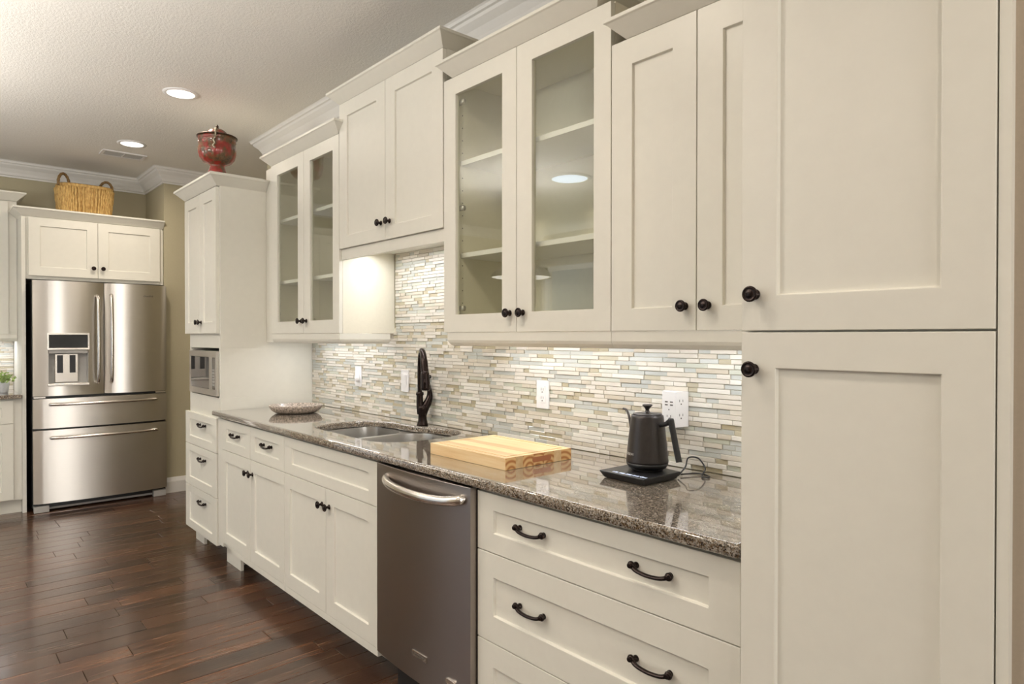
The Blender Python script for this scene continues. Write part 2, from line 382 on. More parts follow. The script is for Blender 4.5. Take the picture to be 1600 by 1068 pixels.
def part(name, mb, mat, parent=None, bevel=0.0, seg=2, label=None, kind=None, me=None):
    org = ORG.get(parent, (0, 0, 0)) if parent else (0, 0, 0)
    me = me or mb.mesh(name, mat, org)
    o = bpy.data.objects.new(name, me); COL.objects.link(o)
    if parent: o.parent = parent; ORG[o] = org
    if bevel:
        md = o.modifiers.new('bevel', 'BEVEL'); md.width = bevel; md.segments = seg; md.limit_method = 'ANGLE'; md.angle_limit = math.radians(40)
    if label: o['label'] = label
    if kind: o['kind'] = kind
    return o
def single(name, mb, mat, label, cat, org, rz=0, group=None, bevel=0):
    me = mb.mesh(name, mat, org); o = bpy.data.objects.new(name, me); COL.objects.link(o)
    o.location = rotv(org, rz); o.rotation_euler = (0, 0, rz); tag(o, label, cat, group)
    if bevel:
        md = o.modifiers.new('bevel', 'BEVEL'); md.width = bevel; md.segments = 2; md.limit_method = 'ANGLE'; md.angle_limit = math.radians(40)
    ORG[o] = tuple(org); return o
def struct(name, mb, mat, bevel=0):
    o = part(name, mb, mat, None, bevel); o['kind'] = 'structure'; return o
def inst(name, me, parent, loc, label=None, rot=(0, 0, 0), scale=(1, 1, 1)):
    o = bpy.data.objects.new(name, me); COL.objects.link(o); o.parent = parent
    g = ORG[parent]; o.location = (loc[0]-g[0], loc[1]-g[1], loc[2]-g[2]); o.rotation_euler = rot; o.scale = scale
    if label: o['label'] = label
    ORG[o] = tuple(loc); return o
def curve_mesh(name, splines, extrude, bevel, res=2):
    """filled 2D outline with holes, extruded with a rounded edge; splines lie in local XY"""
    cu = bpy.data.curves.new(name, 'CURVE'); cu.dimensions = '2D'; cu.fill_mode = 'BOTH'
    cu.extrude = extrude; cu.bevel_depth = bevel; cu.bevel_resolution = res
    cu.offset = -bevel
    for pts in splines:
        sp = cu.splines.new('POLY'); sp.points.add(len(pts)-1); sp.use_cyclic_u = True
        for q, p in zip(sp.points, pts): q.co = (p[0], p[1], 0, 1)
    ob = bpy.data.objects.new(name, cu); COL.objects.link(ob)
    dg = bpy.context.evaluated_depsgraph_get(); me = bpy.data.meshes.new_from_object(ob.evaluated_get(dg), depsgraph=dg)
    bpy.data.objects.remove(ob, do_unlink=True); me.materials.clear(); return me
def text_mesh(body, size, depth=0.0004, mat=None):
    cu = bpy.data.curves.new('text', 'FONT'); cu.body = body; cu.size = size; cu.extrude = depth; cu.align_x = 'CENTER'; cu.align_y = 'CENTER'
    ob = bpy.data.objects.new('text', cu); COL.objects.link(ob)
    dg = bpy.context.evaluated_depsgraph_get(); me = bpy.data.meshes.new_from_object(ob.evaluated_get(dg), depsgraph=dg)
    bpy.data.objects.remove(ob, do_unlink=True); me.materials.clear(); me.materials.append(mat); return me
def rrect(x0, x1, y0, y1, r, n=6):
    pts = []
    for (cx, cy, a0) in ((x1-r, y1-r, 0), (x0+r, y1-r, 90), (x0+r, y0+r, 180), (x1-r, y0+r, 270)):
        for i in range(n+1):
            a = math.radians(a0+90*i/n); pts.append((cx+r*math.cos(a), cy+r*math.sin(a)))
    return pts
def cr(pts, k=6, closed=False):
    """Catmull-Rom through points"""
    P = [Vector(p) for p in pts]; n = len(P); out = []
    rng = range(n if closed else n-1)
    for i in rng:
        if closed: a, b, c, d = P[i-1], P[i], P[(i+1) % n], P[(i+2) % n]
        else: a, b, c, d = P[max(i-1, 0)], P[i], P[i+1], P[min(i+2, n-1)]
        for j in range(k):
            t = j/k; out.append(0.5*((2*b)+(-a+c)*t+(2*a-5*b+4*c-d)*t*t+(-a+3*b-3*c+d)*t*t*t))
    if not closed: out.append(P[-1])
    return out

# ------------------------------------------------------------------ hardware meshes shared by all doors and drawers
kb = MB(); kb.lathe([(0.011, 0), (0.011, 0.002), (0.0065, 0.005), (0.0055, 0.013), (0.008, 0.017), (0.0145, 0.019), (0.0165, 0.0215), (0.0165, 0.024), (0.0145, 0.0262), (0.0125, 0.0255), (0.0105, 0.0245), (0.007, 0.0262), (0.003, 0.027)], n=24, axis='-y')
KNOB = kb.mesh('knob', M['bronze'])
pb = MB()
pp = cr([(-0.052, -0.008, 0.004), (-0.046, -0.017, 0.001), (-0.030, -0.021, -0.003), (0, -0.0225, -0.005), (0.030, -0.021, -0.003), (0.046, -0.017, 0.001), (0.052, -0.008, 0.004)], 5)
rr = [0.0058+0.0022*abs(i/(len(pp)-1)*2-1)**3 for i in range(len(pp))]
pb.tube(pp, rr, 12, flat=0.8)
for sx in (-1, 1):
    pb.lathe([(0.0085, 0), (0.0085, 0.004), (0.0055, 0.007), (0.0052, 0.015)], c=(sx*0.050, 0, 0.004), n=16, axis='-y')
    pb.lathe([(0.004, 0.010), (0.0095, 0.012), (0.0102, 0.0160), (0.0080, 0.020), (0.003, 0.0215)], c=(sx*0.055, 0, 0.006), n=18, axis='-y')
    pb.lathe([(0.006, 0.0215), (0.0062, 0.0240), (0.003, 0.0240)], c=(sx*0.055, 0, 0.006), n=14, axis='-y')
PULL = pb.mesh('pull', M['bronze'])
hb = MB(); hb.box(-0.006, 0.006, -0.002, 0.004, -0.024, 0.024); hb.box(0, 0.034, 0.0, 0.012, -0.009, 0.009)
hb.lathe([(0.011, 0), (0.011, 0.012), (0.007, 0.014)], c=(0.030, 0.012, 0), n=14, axis='-y')
HINGE = hb.mesh('hinge', M['hinge'])
KL = 'dark oil-rubbed bronze round knob'; PL = 'dark oil-rubbed bronze bow pull'

def door(root, x0, x1, z0, z1, yf, sl=0.076, rl=0.072, knob=None, pulls=(), glass=False, name='door', hinge_x=None, hinge_z=(), sr=None, rb=None, t=0.020, rec=0.009):
    b = MB(); b.shaker(x0, x1, z0, z1, yf, t, sl, rl, rec=rec, hole=glass, sr=sr, rb=rb)
    d = part(name, b, M['paint'], root, bevel=0.0012, seg=2)
    if glass:
        srr = sl if sr is None else sr
        g = MB(); g.box(x0+sl-.004, x1-srr+.004, yf+0.010, yf+0.013, z0+rl-.004, z1-rl+.004)
        part('glass_pane', g, M['glass'], d)
    if knob: inst('knob', KNOB, d, (knob[0], yf, knob[1]), KL)
    for p in pulls: inst('pull', PULL, d, (p[0], yf+(rec if p[2:] == () else 0), p[1]), PL)
    for hz in hinge_z: inst('hinge', HINGE, d, (hinge_x, yf+t+0.002, hz), 'nickel concealed hinge')
    return d
CROWN = [(0.0, 0.0), (0.044, 0.044), (0.050, 0.047), (0.050, 0.058), (-0.012, 0.058), (-0.012, 0.0)]
def crown(root, path, z0, k=1.0):
    b = MB(); b.sweep(path, [(o*k, u*k) for o, u in CROWN], z0)
    return part('crown_molding', b, M['paint'], root, bevel=0.001, seg=1)
RAIL = [(0.0, 0.0), (0.0, -0.030), (-0.004, -0.040), (-0.012, -0.050), (-0.020, -0.053), (-0.024, -0.053), (-0.024, 0.0)]
def light_rail(root, path, z0):
    b = MB(); b.sweep(path, RAIL, z0); return part('light_rail', b, M['paint'], root)

YW = -0.020          # painted wall face
YT = -0.030          # tile face
# ------------------------------------------------------------------ setting
b = MB(); b.box(-7.1, 5.2, -5.6, 2.4, -0.10, -0.012); FLOOR = struct('floor', b, plain('subfloor', (0.05, 0.03, 0.02, 1), 0.7))
b = MB(); b.box(-7.1, 5.2, -5.6, 2.4, CEIL, CEIL+0.1); CE = struct('ceiling', b, M['ceiling'])
b = MB(); b.box(-4.90, 5.2, YW, 2.4, -0.1, CEIL); 
WB = struct('wall_back', b, M['wall'])
b = MB(); b.box(-0.262, 5.2, -0.625, YW-.001, -0.1, CEIL); struct('wall_side', b, plain('dimmed_wall_paint', srgb(180, 167, 150), 0.7, var=.03, bump=.1, bscale=160))  # the sage wall's dim light here is put into a taupe colour
b = MB(); b.box(-7.1, -6.9, -5.6, 2.4, -0.1, CEIL); WL = struct('wall_left', b, M['wall'])
b = MB(); b.box(-6.9, -6.28, -0.38, 2.4, -0.1, CEIL); struct('wall_corner', b, M['wall'])
b = MB(); b.box(-6.28, -4.90, 2.2, 2.4, -0.1, CEIL); struct('wall_far', b, M['wall'])
b = MB()
b.box(5.0, 5.2, -5.6, -2.75, -.1, CEIL); b.box(5.0, 5.2, -0.75, -0.6, -.1, CEIL); b.box(5.0, 5.2, -2.75, -0.75, -.1, 0.7); b.box(5.0, 5.2, -2.75, -0.75, 2.2, CEIL)
struct('wall_right', b, M['wall_plain'])
b = MB()
b.box(-7.1, -6.85, -5.6, -5.4, -.1, CEIL); b.box(-2.6, 5.2, -5.6, -5.4, -.1, CEIL); b.box(-6.85, -2.6, -5.6, -5.4, 2.35, CEIL); b.box(-6.85, -2.6, -5.6, -5.4, -.1, 0.15)
struct('wall_front', b, M['wall_plain'])
b = MB()
for x in (-6.85, -5.44, -4.05, -2.66): b.box(x, x+0.06, -5.5, -5.45, 0.15, 2.35)
b.box(-6.85, -2.6, -5.5, -5.45, 0.15, 0.21); b.box(-6.85, -2.6, -5.5, -5.45, 2.29, 2.35)
struct('window_1', b, M['trim'])
b = MB()
for y in (-2.75, -1.78, -0.81): b.box(5.07, 5.13, y, y+0.06, 0.7, 2.2)
b.box(5.07, 5.13, -2.75, -0.75, 0.7, 0.76); b.box(5.07, 5.13, -2.75, -0.75, 2.14, 2.2)
struct('added_end_window', b, M['trim'])  # unseen window, added around the end wall fill light

prof = [(0, -0.125), (0.010, -0.125), (0.012, -0.113), (0.022, -0.108), (0.028, -0.088), (0.046, -0.058), (0.072, -0.034), (0.078, -0.022), (0.088, -0.018), (0.092, -0.006), (0.10, 0), (0, 0)]
b = MB(); b.sweep([(-6.9, -5.4), (-6.9, -0.38), (-6.28, -0.38), (-6.28, 2.2), (-4.90, 2.2), (-4.90, YW), (-0.262, YW), (-0.262, -0.625), (5.0, -0.625)], prof, CEIL)
struct('trim_1', b, M['trim'])
bp = [(0, 0), (0.016, 0), (0.016, 0.095), (0.012, 0.105), (0.008, 0.118), (0.004, 0.132), (0, 0.132)]
b = MB(); b.sweep([(-6.28, -0.38), (-6.28, 2.2), (-4.90, 2.2), (-4.90, YW)], bp, 0.0); struct('baseboard_left', b, M['trim'])
b = MB(); b.box(-0.279, -0.262, -0.646, -0.02, 0.0, 2.62); struct('trim_2', b, M['paint'])

# floor planks (run along y), staggered ends; a shared bevelled unit plank per length class
PW = 0.1245
def plank_mesh(L, w=PW):
    b = MB(); c = 0.0022; z = 0.0; g = 0.0006
    x0, x1, y0, y1 = g, w-g, g, L-g
    V = [(x0, y0, -.012), (x1, y0, -.012), (x1, y1, -.012), (x0, y1, -.012), (x0, y0, z-c), (x1, y0, z-c), (x1, y1, z-c), (x0, y1, z-c),
         (x0+c, y0+c, z), (x1-c, y0+c, z), (x1-c, y1-c, z), (x0+c, y1-c, z)]
    b.add(V, [(0,1,5,4),(1,2,6,5),(2,3,7,6),(3,0,4,7),(4,5,9,8),(5,6,10,9),(6,7,11,10),(7,4,8,11),(8,9,10,11)])
    return b
LC = [0.45, 0.6, 0.75, 0.9, 1.05, 1.2]
PM = [plank_mesh(L).mesh('plank', M['floor']) for L in LC]
rest = MB(); npl = 0
x = -6.9; ri = 0
while x < 5.0:
    y = -5.4 - random.random()*0.8
    while y < (2.2 if x < -4.9 else -0.02):
        k = random.randrange(6); L = LC[k]
        if npl < 298 and -6.95 < x < -1.05 and y+L > -3.3 and y < -0.1 and y+L < 0.12 and not (x > -4.1 and y > -0.50):
            # inside the view wedge of the photograph
            inview = (y+L) > (-1.936 + (-x)*(-0.16) - 0.3)
            if inview:
                o = bpy.data.objects.new('plank', PM[k]); COL.objects.link(o); o.parent = FLOOR; o.location = (x, y, 0.0003*random.random()-0.0003); npl += 1
                y += L; continue
        y1 = y+L
        pm = plank_mesh(L); rest.add([(v[0]+x, v[1]+y, v[2]) for v in pm.v], pm.f)
        y = y1
    x += PW
o = part('plank_field', rest, M['floor'], FLOOR, kind='stuff')
print('planks', npl)

# mosaic backsplash
TH = 0.0160
def tile_unit():
    b = MB(); c = 0.06
    return b
def tile_geo(L, h, t):
    c = 0.0009
    V = [(0,0,0),(L,0,0),(L,0,h),(0,0,h),(0,-t+c,0),(L,-t+c,0),(L,-t+c,h),(0,-t+c,h),(c,-t,c),(L-c,-t,c),(L-c,-t,h-c),(c,-t,h-c)]
    F = [(0,1,5,4),(1,2,6,5),(2,3,7,6),(3,0,4,7),(4,5,9,8),(5,6,10,9),(6,7,11,10),(7,4,8,11),(8,9,10,11)]
    return V, F
b = MB(); b.box(-4.125, -0.722, YW-0.0035, YW+.001, 0.914, 1.40); b.box(-3.10, -2.22, YW-0.0035, YW+.001, 1.40, 1.80)
part('grout', b, M['grout'], WB)
cache = {}
tiles = []
row = 0; z = 0.9155
while z < 1.785:
    xa, xb = (-4.125, -0.722) if z < 1.375 else (-3.10, -2.22)
    x = xa; 
    while x < xb-0.004:
        r = random.random()
        if r < 0.38: mi, t, Ls = 0, 0.0095, (0.05, 0.07, 0.095, 0.12, 0.145)
        elif r < 0.56: mi, t, Ls = 1, 0.0090, (0.05, 0.07, 0.095, 0.12)
        elif r < 0.76: mi, t, Ls = 2, 0.0062, (0.045, 0.07, 0.095, 0.12, 0.145)
        elif r < 0.92: mi, t, Ls = 3, 0.0062, (0.035, 0.045, 0.07, 0.095)
        else: mi, t, Ls = 4, 0.0065, (0.045, 0.07, 0.095, 0.12)
        L = random.choice(Ls)
        if x == xa: L *= random.choice((0.4, 0.7, 1.0))
        if x+L > xb: L = xb-x
        tiles.append((x, z, L-0.0016, mi, t)); x += L
    z += TH; row += 1
order = sorted(range(len(tiles)), key=lambda i: -(tiles[i][2]/((tiles[i][0]+0.0)**2*1.0+3.6) if tiles[i][2] > 0.03 and tiles[i][1] < 1.33 else 0))
indiv = set(order[:298])
fields = MB()
for i, (x, z, L, mi, t) in enumerate(tiles):
    if i in indiv:
        key = (round(L, 4), mi)
        if key not in cache:
            V, F = tile_geo(L, TH-0.0016, t); q = MB(); q.add(V, F); cache[key] = q.mesh('tile', TM[mi], fix=False)
        o = bpy.data.objects.new('tile', cache[key]); COL.objects.link(o); o.parent = WB; o.location = (x, YW, z)
    else:
        V, F = tile_geo(L, TH-0.0016, t); fields.cur = mi; fields.add([(v[0]+x, v[1]+YW, v[2]+z) for v in V], F)
part('tile_field', fields, TM, WB, kind='stuff')
# the same mosaic behind the counter left of the fridge
fl = MB(); z = 0.9155
while z < 1.33:
    y = -2.3
    while y < -1.376:
        mi = random.choice((0, 0, 1, 2, 3)); L = min(random.choice((0.05, 0.07, 0.1, 0.13)), -1.374-y); t = 0.0095 if mi < 2 else 0.0062
        V, F = tile_geo(L-0.0016, TH-0.0016, t); fl.cur = mi; fl.add([(-6.9-v[1], v[0]+y, v[2]+z) for v in V], F); y += L
    z += TH
fl.cur = 1; fl.box(-6.9, -6.8965, -2.3, -1.374, 0.9145, 1.33)
part('tile_field', fl, TM, WL, kind='stuff')

# ------------------------------------------------------------------ base cabinets (door front y = -0.625)
YF = -0.625; YB = -0.024; CB = 0.612
def base_cab(name, label, x0, x1, z_bot=0.112, rail_from=None, group=None):
    r = thing(name, label, 'cabinet', (x0, YB, 0.0), 0, group)
    b = MB(); t = 0.018; xa, xb, ya, yb, za, zb = x0+.0005, x1-.0005, YF+0.0205, YB, z_bot+0.004, 0.880
    b.box(xa, xa+t, ya, yb, za, zb); b.box(xb-t, xb, ya, yb, za, zb); b.box(xa+t, xb-t, yb-.006, yb, za, zb); b.box(xa+t, xb-t, ya, yb-.006, za, za+t)
    b.box(xa+t, xb-t, ya, ya+.016, za+t, 0.64); b.box(xa+t, xb-t, ya, ya+.016, 0.64, zb)
    part('carcass', b, M['paint'], r)
    b = MB(); b.box(x0+.0005, x1-.0005, -0.486, -0.470, 0.0005, z_bot+0.004)
    part('toe_kick', b, M['paint'], r)
    return r
A = base_cab('base_cabinet', 'cream base cabinet with two small drawers over two doors, beside the tall microwave cabinet', -4.128, -3.150)
door(A, -4.045, -3.6005, 0.695, 0.870, YF, 0.064, 0.050, pulls=[(-3.835, 0.789)], name='drawer')
door(A, -3.5975, -3.151, 0.695, 0.870, YF, 0.064, 0.050, pulls=[(-3.375, 0.789)], name='drawer')
door(A, -4.045, -3.6005, 0.146, 0.692, YF, 0.062, 0.066, knob=(-3.632, 0.618))
door(A, -3.5975, -3.151, 0.146, 0.692, YF, 0.062, 0.066, knob=(-3.566, 0.618))
b = MB(); b.box(-4.128, -3.895, -0.572, -0.556, 0.0005, 0.1155); part('plinth_board', b, M['paint'], A)
b = MB(); b.box(-4.128, -4.048, YF+0.004, YF+0.0200, 0.116, 0.870); part('filler_strip', b, M['paint'], A)
b = MB(); b.box(-3.90, -3.151, YF+0.002, YF+0.020, 0.112, 0.143); part('bottom_rail', b, M['paint'], A, bevel=.001)
S = base_cab('sink_base_cabinet', 'cream sink base cabinet with wide false drawer front over two doors, beside the dishwasher', -3.149, -2.262)
door(S, -3.148, -2.264, 0.695, 0.870, YF, 0.085, 0.050, name='false_drawer_front', sr=0.068)
door(S, -3.148, -2.7055, 0.146, 0.692, YF, 0.064, 0.068, knob=(-2.738, 0.617))
door(S, -2.7025, -2.264, 0.146, 0.692, YF, 0.076, 0.068, knob=(-2.670, 0.617), sr=0.070)
b = MB(); b.box(-3.148, -2.264, YF+0.002, YF+0.020, 0.112, 0.143); part('bottom_rail', b, M['paint'], S, bevel=.001)
D = base_cab('drawer_base_cabinet', 'wide cream base cabinet of three stacked drawers with paired pulls, beside the pantry', -1.6425, -0.728)
for (z0, z1, rl, rb) in ((0.6875, 0.870, 0.052, 0.060), (0.4095, 0.6845, 0.074, 0.082), (0.118, 0.4065, 0.074, 0.080)):
    zc = (z0+rb+z1-rl)/2; hz = 0.785 if z0 > 0.6 else (0.553 if z0 > 0.4 else 0.28)
    door(D, -1.6415, -0.737, z0, z1, YF, 0.078, rl, pulls=[(-1.400, hz), (-0.972, hz)], name='drawer', rb=rb)

# ------------------------------------------------------------------ dishwasher
dw = thing('dishwasher', 'stainless steel dishwasher with bowed bar handle under the granite counter', 'dishwasher', (-1.93, -0.33, 0.0))
b = MB(); b.box(-2.255, -1.650, -0.620, -0.05, 0.16, 0.872); part('tub', b, M['dark'], dw)
b = MB(); NX = 24; x0, x1, z0, z1 = -2.222, -1.646, 0.160, 0.878
def dwy(u): return -0.652+0.014*(u*2-1)**2-0.012
rings = []
V = []; fs = []
for i in range(NX+1):
    u = i/NX; xx = x0+(x1-x0)*u; V += [(xx, dwy(u), z0), (xx, dwy(u), z1), (xx, -0.624, z1), (xx, -0.624, z0)]
for i in range(NX):
    for k in range(4): q = (k+1) % 4; fs.append((4*i+k, 4*i+q, 4*i+4+q, 4*i+4+k))
b.add(V, fs); b.add(V, [(0, 1, 2, 3), (4*NX+3, 4*NX+2, 4*NX+1, 4*NX)])
dd = part('door', b, M['steel_dark'], dw, bevel=0.0015)
for p in dd.data.polygons: p.use_smooth = True
bm = bmesh.new(); bm.from_mesh(dd.data)
for e in bm.edges:
    if len(e.link_faces) == 2 and e.calc_face_angle(0) > 0.5: e.smooth = False
bm.to_mesh(dd.data); bm.free()
b = MB(); pts = cr([(-2.135, -0.646, 0.838), (-2.128, -0.668, 0.833), (-2.07, -0.690, 0.826), (-1.98, -0.703, 0.822), (-1.90, -0.706, 0.821), (-1.82, -0.703, 0.822), (-1.74, -0.690, 0.826), (-1.690, -0.668, 0.833), (-1.683, -0.646, 0.838)], 6)
b.tube(pts, 0.0145, 16, flat=1.15); part('handle', b, M['handle_steel'], dw, label='satin steel bowed bar handle')
b = MB(); b.prism([(-1.955, 0.246), (-1.868, 0.246), (-1.868, 0.266), (-1.955, 0.266)], -0.6665, -0.6620, 'y'); bd = part('badge', b, M['handle_steel'], dw, bevel=.0006)
tx = text_mesh('KitchenAid', 0.0125, 0.0003, M['engraved']); inst('badge_lettering', tx, bd, (-1.9115, -0.6667, 0.2555), rot=(PI/2, 0, 0))
b = MB(); b.prism(rrect(-1.765, -1.715, 0.224, 0.239, 0.006, 3), -0.6630, -0.6555, 'y'); bd = part('badge', b, M['handle_steel'], dw)
tx = text_mesh('ULTRA', 0.010, 0.0003, M['engraved']); 
b = MB(); b.box(-2.22, -1.65, -0.560, -0.545, 0.002, 0.150); part('kick_plate', b, M['black'], dw)
b = MB(); b.box(-2.15, -2.08, -0.640, -0.60, 0.146, 0.156); b.lathe([(0.006, 0), (0.006, 0.02)], c=(-2.05, -0.60, 0.140), n=10, axis='-y'); part('hinge_bracket', b, M['black'], dw)

# ------------------------------------------------------------------ granite counter with sink cut-out
cut = [(-3.02, -.516), (-3.08, -.485), (-3.115, -.41), (-3.128, -.33), (-3.112, -.235), (-3.06, -.172), (-2.98, -.142), (-2.90, -.137), (-2.82, -.139), (-2.74, -.122), (-2.65, -.088),
       (-2.54, -.068), (-2.44, -.088), (-2.385, -.165), (-2.368, -.28), (-2.372, -.40), (-2.41, -.478), (-2.48, -.518), (-2.60, -.522), (-2.80, -.518)]
cutp = [(p.x, p.y) for p in cr([(a, c, 0) for a, c in cut], 4, True)]
outer = [(-4.126, -0.0315), (-4.126, -0.600), (-4.128, -0.648), (-0.728, -0.648), (-0.728, -0.0315)]
outer = [(-0.728, -0.0315), (-4.124, -0.0315), (-4.124, -0.6145), (-4.150, -0.6300), (-4.155, -0.645), (-4.148, -0.650), (-0.728, -0.650)]
me = curve_mesh('countertop', [outer, cutp], 0.0075, 0.0085, 3); me.materials.append(M['granite'])
ct = bpy.data.objects.new('countertop', me); COL.objects.link(ct); ct.location = (0, 0, 0.898)
tag(ct, 'long speckled brown granite countertop with rounded edge and double sink cut-out', 'countertop')
zs = [v.co.z for v in me.vertices]; print('counter z', min(zs), max(zs), len(me.vertices), min(v.co.x for v in me.vertices), max(v.co.x for v in me.vertices), min(v.co.y for v in me.vertices))

# sink
sk = thing('sink', 'stainless steel double bowl sink set under the granite counter', 'sink', (-2.75, -0.32, 0.68))
bl1 = rrect(-3.120, -2.800, -0.512, -0.148, 0.09, 8); bl2 = rrect(-2.768, -2.372, -0.515, -0.085, 0.11, 8)
me = curve_mesh('rim', [rrect(-3.146, -2.350, -0.560, -0.045, 0.03, 3), bl1, bl2], 0.0006, 0.0, 0); me.materials.append(M['steel_sink'])
for v in me.vertices: v.co += Vector((2.75, 0.32, 0.200))
part('rim', None, None, sk, me=me)
def bowl(poly, zt, zb, drain):
    cx = sum(p[0] for p in poly)/len(poly); cy = sum(p[1] for p in poly)/len(poly)
    b = MB(); R = []
    for (k, z) in ((1.0, zt), (0.995, zt-0.006), (0.985, zt-0.05), (0.97, zb+0.03), (0.94, zb+0.010), (0.86, zb+0.001), (0.4, zb-0.002), (0.12, zb-0.004)):
        R.append([(cx+(p[0]-cx)*k, cy+(p[1]-cy)*k, z) for p in poly])
    b.loft(R, True, False, True)
    o = part('bowl', b, M['steel_sink'], sk)
    d = MB(); d.lathe([(0.044, zb-0.001), (0.044, zb+0.002), (0.034, zb+0.002), (0.030, zb-0.002)], c=(cx, cy, 0), n=24); inst_o = part('drain', d, M['handle_steel'], o)
    return o
bowl(bl1, 0.8795, 0.700, True); bowl(bl2, 0.8795, 0.690, True)

# ------------------------------------------------------------------ faucet
FX, FY = -2.760, -0.082
fa = thing('faucet', 'dark bronze pull-down kitchen faucet behind the sink', 'faucet', (FX, FY, 0.914))
Sd = Vector((0.83, -0.56, 0)); Rd = Vector((0.56, 0.83, 0)); O = Vector((FX, FY, 0))
P3 = lambda s_, r_, z_: O+Sd*s_+Rd*r_+Vector((0, 0, z_))
b = MB(); b.lathe([(0.029, 0.9142), (0.029, 0.918), (0.0255, 0.926), (0.0215, 0.945), (0.0205, 0.965), (0.024, 0.985), (0.0265, 1.000), (0.023, 1.015)], c=(FX, FY, 0), n=28)
b.tube(cr([P3(0, -.004, 0.975), P3(0, -.010, 1.00), P3(0, -.013, 1.03), P3(0, -.013, 1.068)], 5), [0.023, .0225, .022, .021, .020, .0195, .019, .0185, .018, .0175, .017, .0165, .0165, .0165, .0165, .0165], 18)
b.lathe([(0.0185, 1.064), (0.0195, 1.070), (0.0185, 1.078), (0.013, 1.081)], c=tuple(P3(0, -.013, 0)), n=22)
part('body', b, M['bronze'], fa)
b = MB(); hp = cr([P3(0, .000, 0.965), P3(0, .012, 1.000), P3(-.004, .029, 1.035), P3(-.006, .036, 1.065), P3(-.008, .032, 1.105), P3(-.010, .030, 1.138), P3(-.010, .033, 1.152)], 5)
n_ = len(hp); b.tube(hp, [0.021-0.000*i if i < 8 else max(0.0075, 0.021-0.0009*(i-8)) for i in range(n_)], 16)
b.lathe([(0.002, -0.010), (0.009, -0.007), (0.0105, 0), (0.009, 0.007), (0.002, 0.010)], c=tuple(P3(-.010, .034, 1.155)), n=16)
part('handle', b, M['bronze'], fa)
b = MB(); sp = cr([P3(0, -.013, 1.078), P3(0, -.013, 1.13), P3(0, -.013, 1.19), P3(.010, -.011, 1.245), P3(.045, -.006, 1.282), P3(.090, .000, 1.283), P3(.125, .006, 1.250), P3(.140, .010, 1.205), P3(.146, .012, 1.185)], 6)
b.tube(sp, [0.0118 if i < 24 else min(0.0185, 0.0118+0.0004*(i-24)) for i in range(len(sp))], 16); part('spout', b, M['bronze'], fa)
b = MB(); b.tube([P3(.1455, .0118, 1.188), P3(.147, .0125, 1.180), P3(.150, .0135, 1.150), P3(.153, .015, 1.115), P3(.154, .0155, 1.104), P3(.154, .0155, 1.100)], [0.0190, 0.0200, 0.0210, 0.0225, 0.0225, 0.018], 20)
b.tube([P3(.167, .012, 1.155), P3(.169, .012, 1.125)], [0.006, 0.006], 8); part('spray_head', b, M['bronze'], fa)

# ------------------------------------------------------------------ upper cabinets
YU = -0.350
def upper(name, label, x0, x1, z0, z1, glass=False, bx0=None, bx1=None, group=None, shelves=(), pegs=()):
    bx0 = x0 if bx0 is None else bx0; bx1 = x1 if bx1 is None else bx1
    r = thing(name, label, 'cabinet', (bx0, YB, z0), 0, group)
    b = MB(); yf = YU+0.0205; t = 0.018
    if glass:
        b.box(bx0+.0005, bx0+t, yf, YB, z0, z1); b.box(bx1-t, bx1-.0005, yf, YB, z0, z1)
        b.box(bx0+t, bx1-t, yf, YB, z0, z0+t); b.box(bx0+t, bx1-t, yf, YB, z1-t, z1); b.box(bx0+t, bx1-t, YB-0.006, YB, z0+t, z1-t)
    else: b.box(bx0+.0005, bx1-.0005, yf, YB, z0, z1)
    part('carcass', b, M['inside'] if glass else M['paint'], r)
    for zs_ in shelves:
        b = MB(); b.box(bx0+t+.001, bx1-t-.001, yf+0.020, YB-0.008, zs_, zs_+0.019); part('shelf', b, M['trim'], r, bevel=.001)
    return r
def pegs(r, xs, xdir, z0, z1, hinge=()):
    b = MB(); z = z0+0.05
    while z < z1-0.04:
        for y in (-0.300, -0.075):
            for xx, sg in xs: b.lathe([(0.0024, 0.0), (0.0024, 0.0006)], c=(xx, y, z), n=8, axis='x')
        z += 0.0505
    o = part('shelf_pin_holes', b, M['pin'], r, kind='stuff')
# small glass cabinet
G1 = upper('glass_front_cabinet', 'smaller cream wall cabinet with two glass doors, beside the tall microwave cabinet', -4.000, -3.115, 1.3725, 2.392, True, shelves=(1.672, 2.043))
pegs(G1, [(-3.9815, 1), (-3.540, 1)], 1, 1.39, 2.37)
b = MB(); b.box(-3.560, -3.541, YU+.0215, YB-.008, 1.391, 2.373); part('centre_divider', b, M['inside'], G1)
door(G1, -3.999, -3.5385, 1.3725, 2.388, YU, 0.094, 0.070, knob=(-3.574, 1.442), glass=True, hinge_x=-3.978, hinge_z=(1.50, 1.88, 2.27), sr=0.076)
door(G1, -3.5355, -3.116, 1.3725, 2.388, YU, 0.078, 0.070, knob=(-3.502, 1.442), glass=True, sr=0.071)
crown(G1, [(-4.000, -.10), (-4.000, YU), (-3.120, YU), (-3.120, -.3492)], 2.389)
b = MB(); b.box(-3.985, -3.117, -.352, -.03, 2.440, 2.4465); part('top_board', b, M['paint'], G1)
light_rail(G1, [(-3.998, YU+.004), (-3.117, YU+.004), (-3.117, -.05)], 1.371)
b = MB(); b.box(-4.128, -4.0015, YU+0.022, YU+0.040, 1.320, 2.392); part('filler_strip', b, M['paint'], G1)
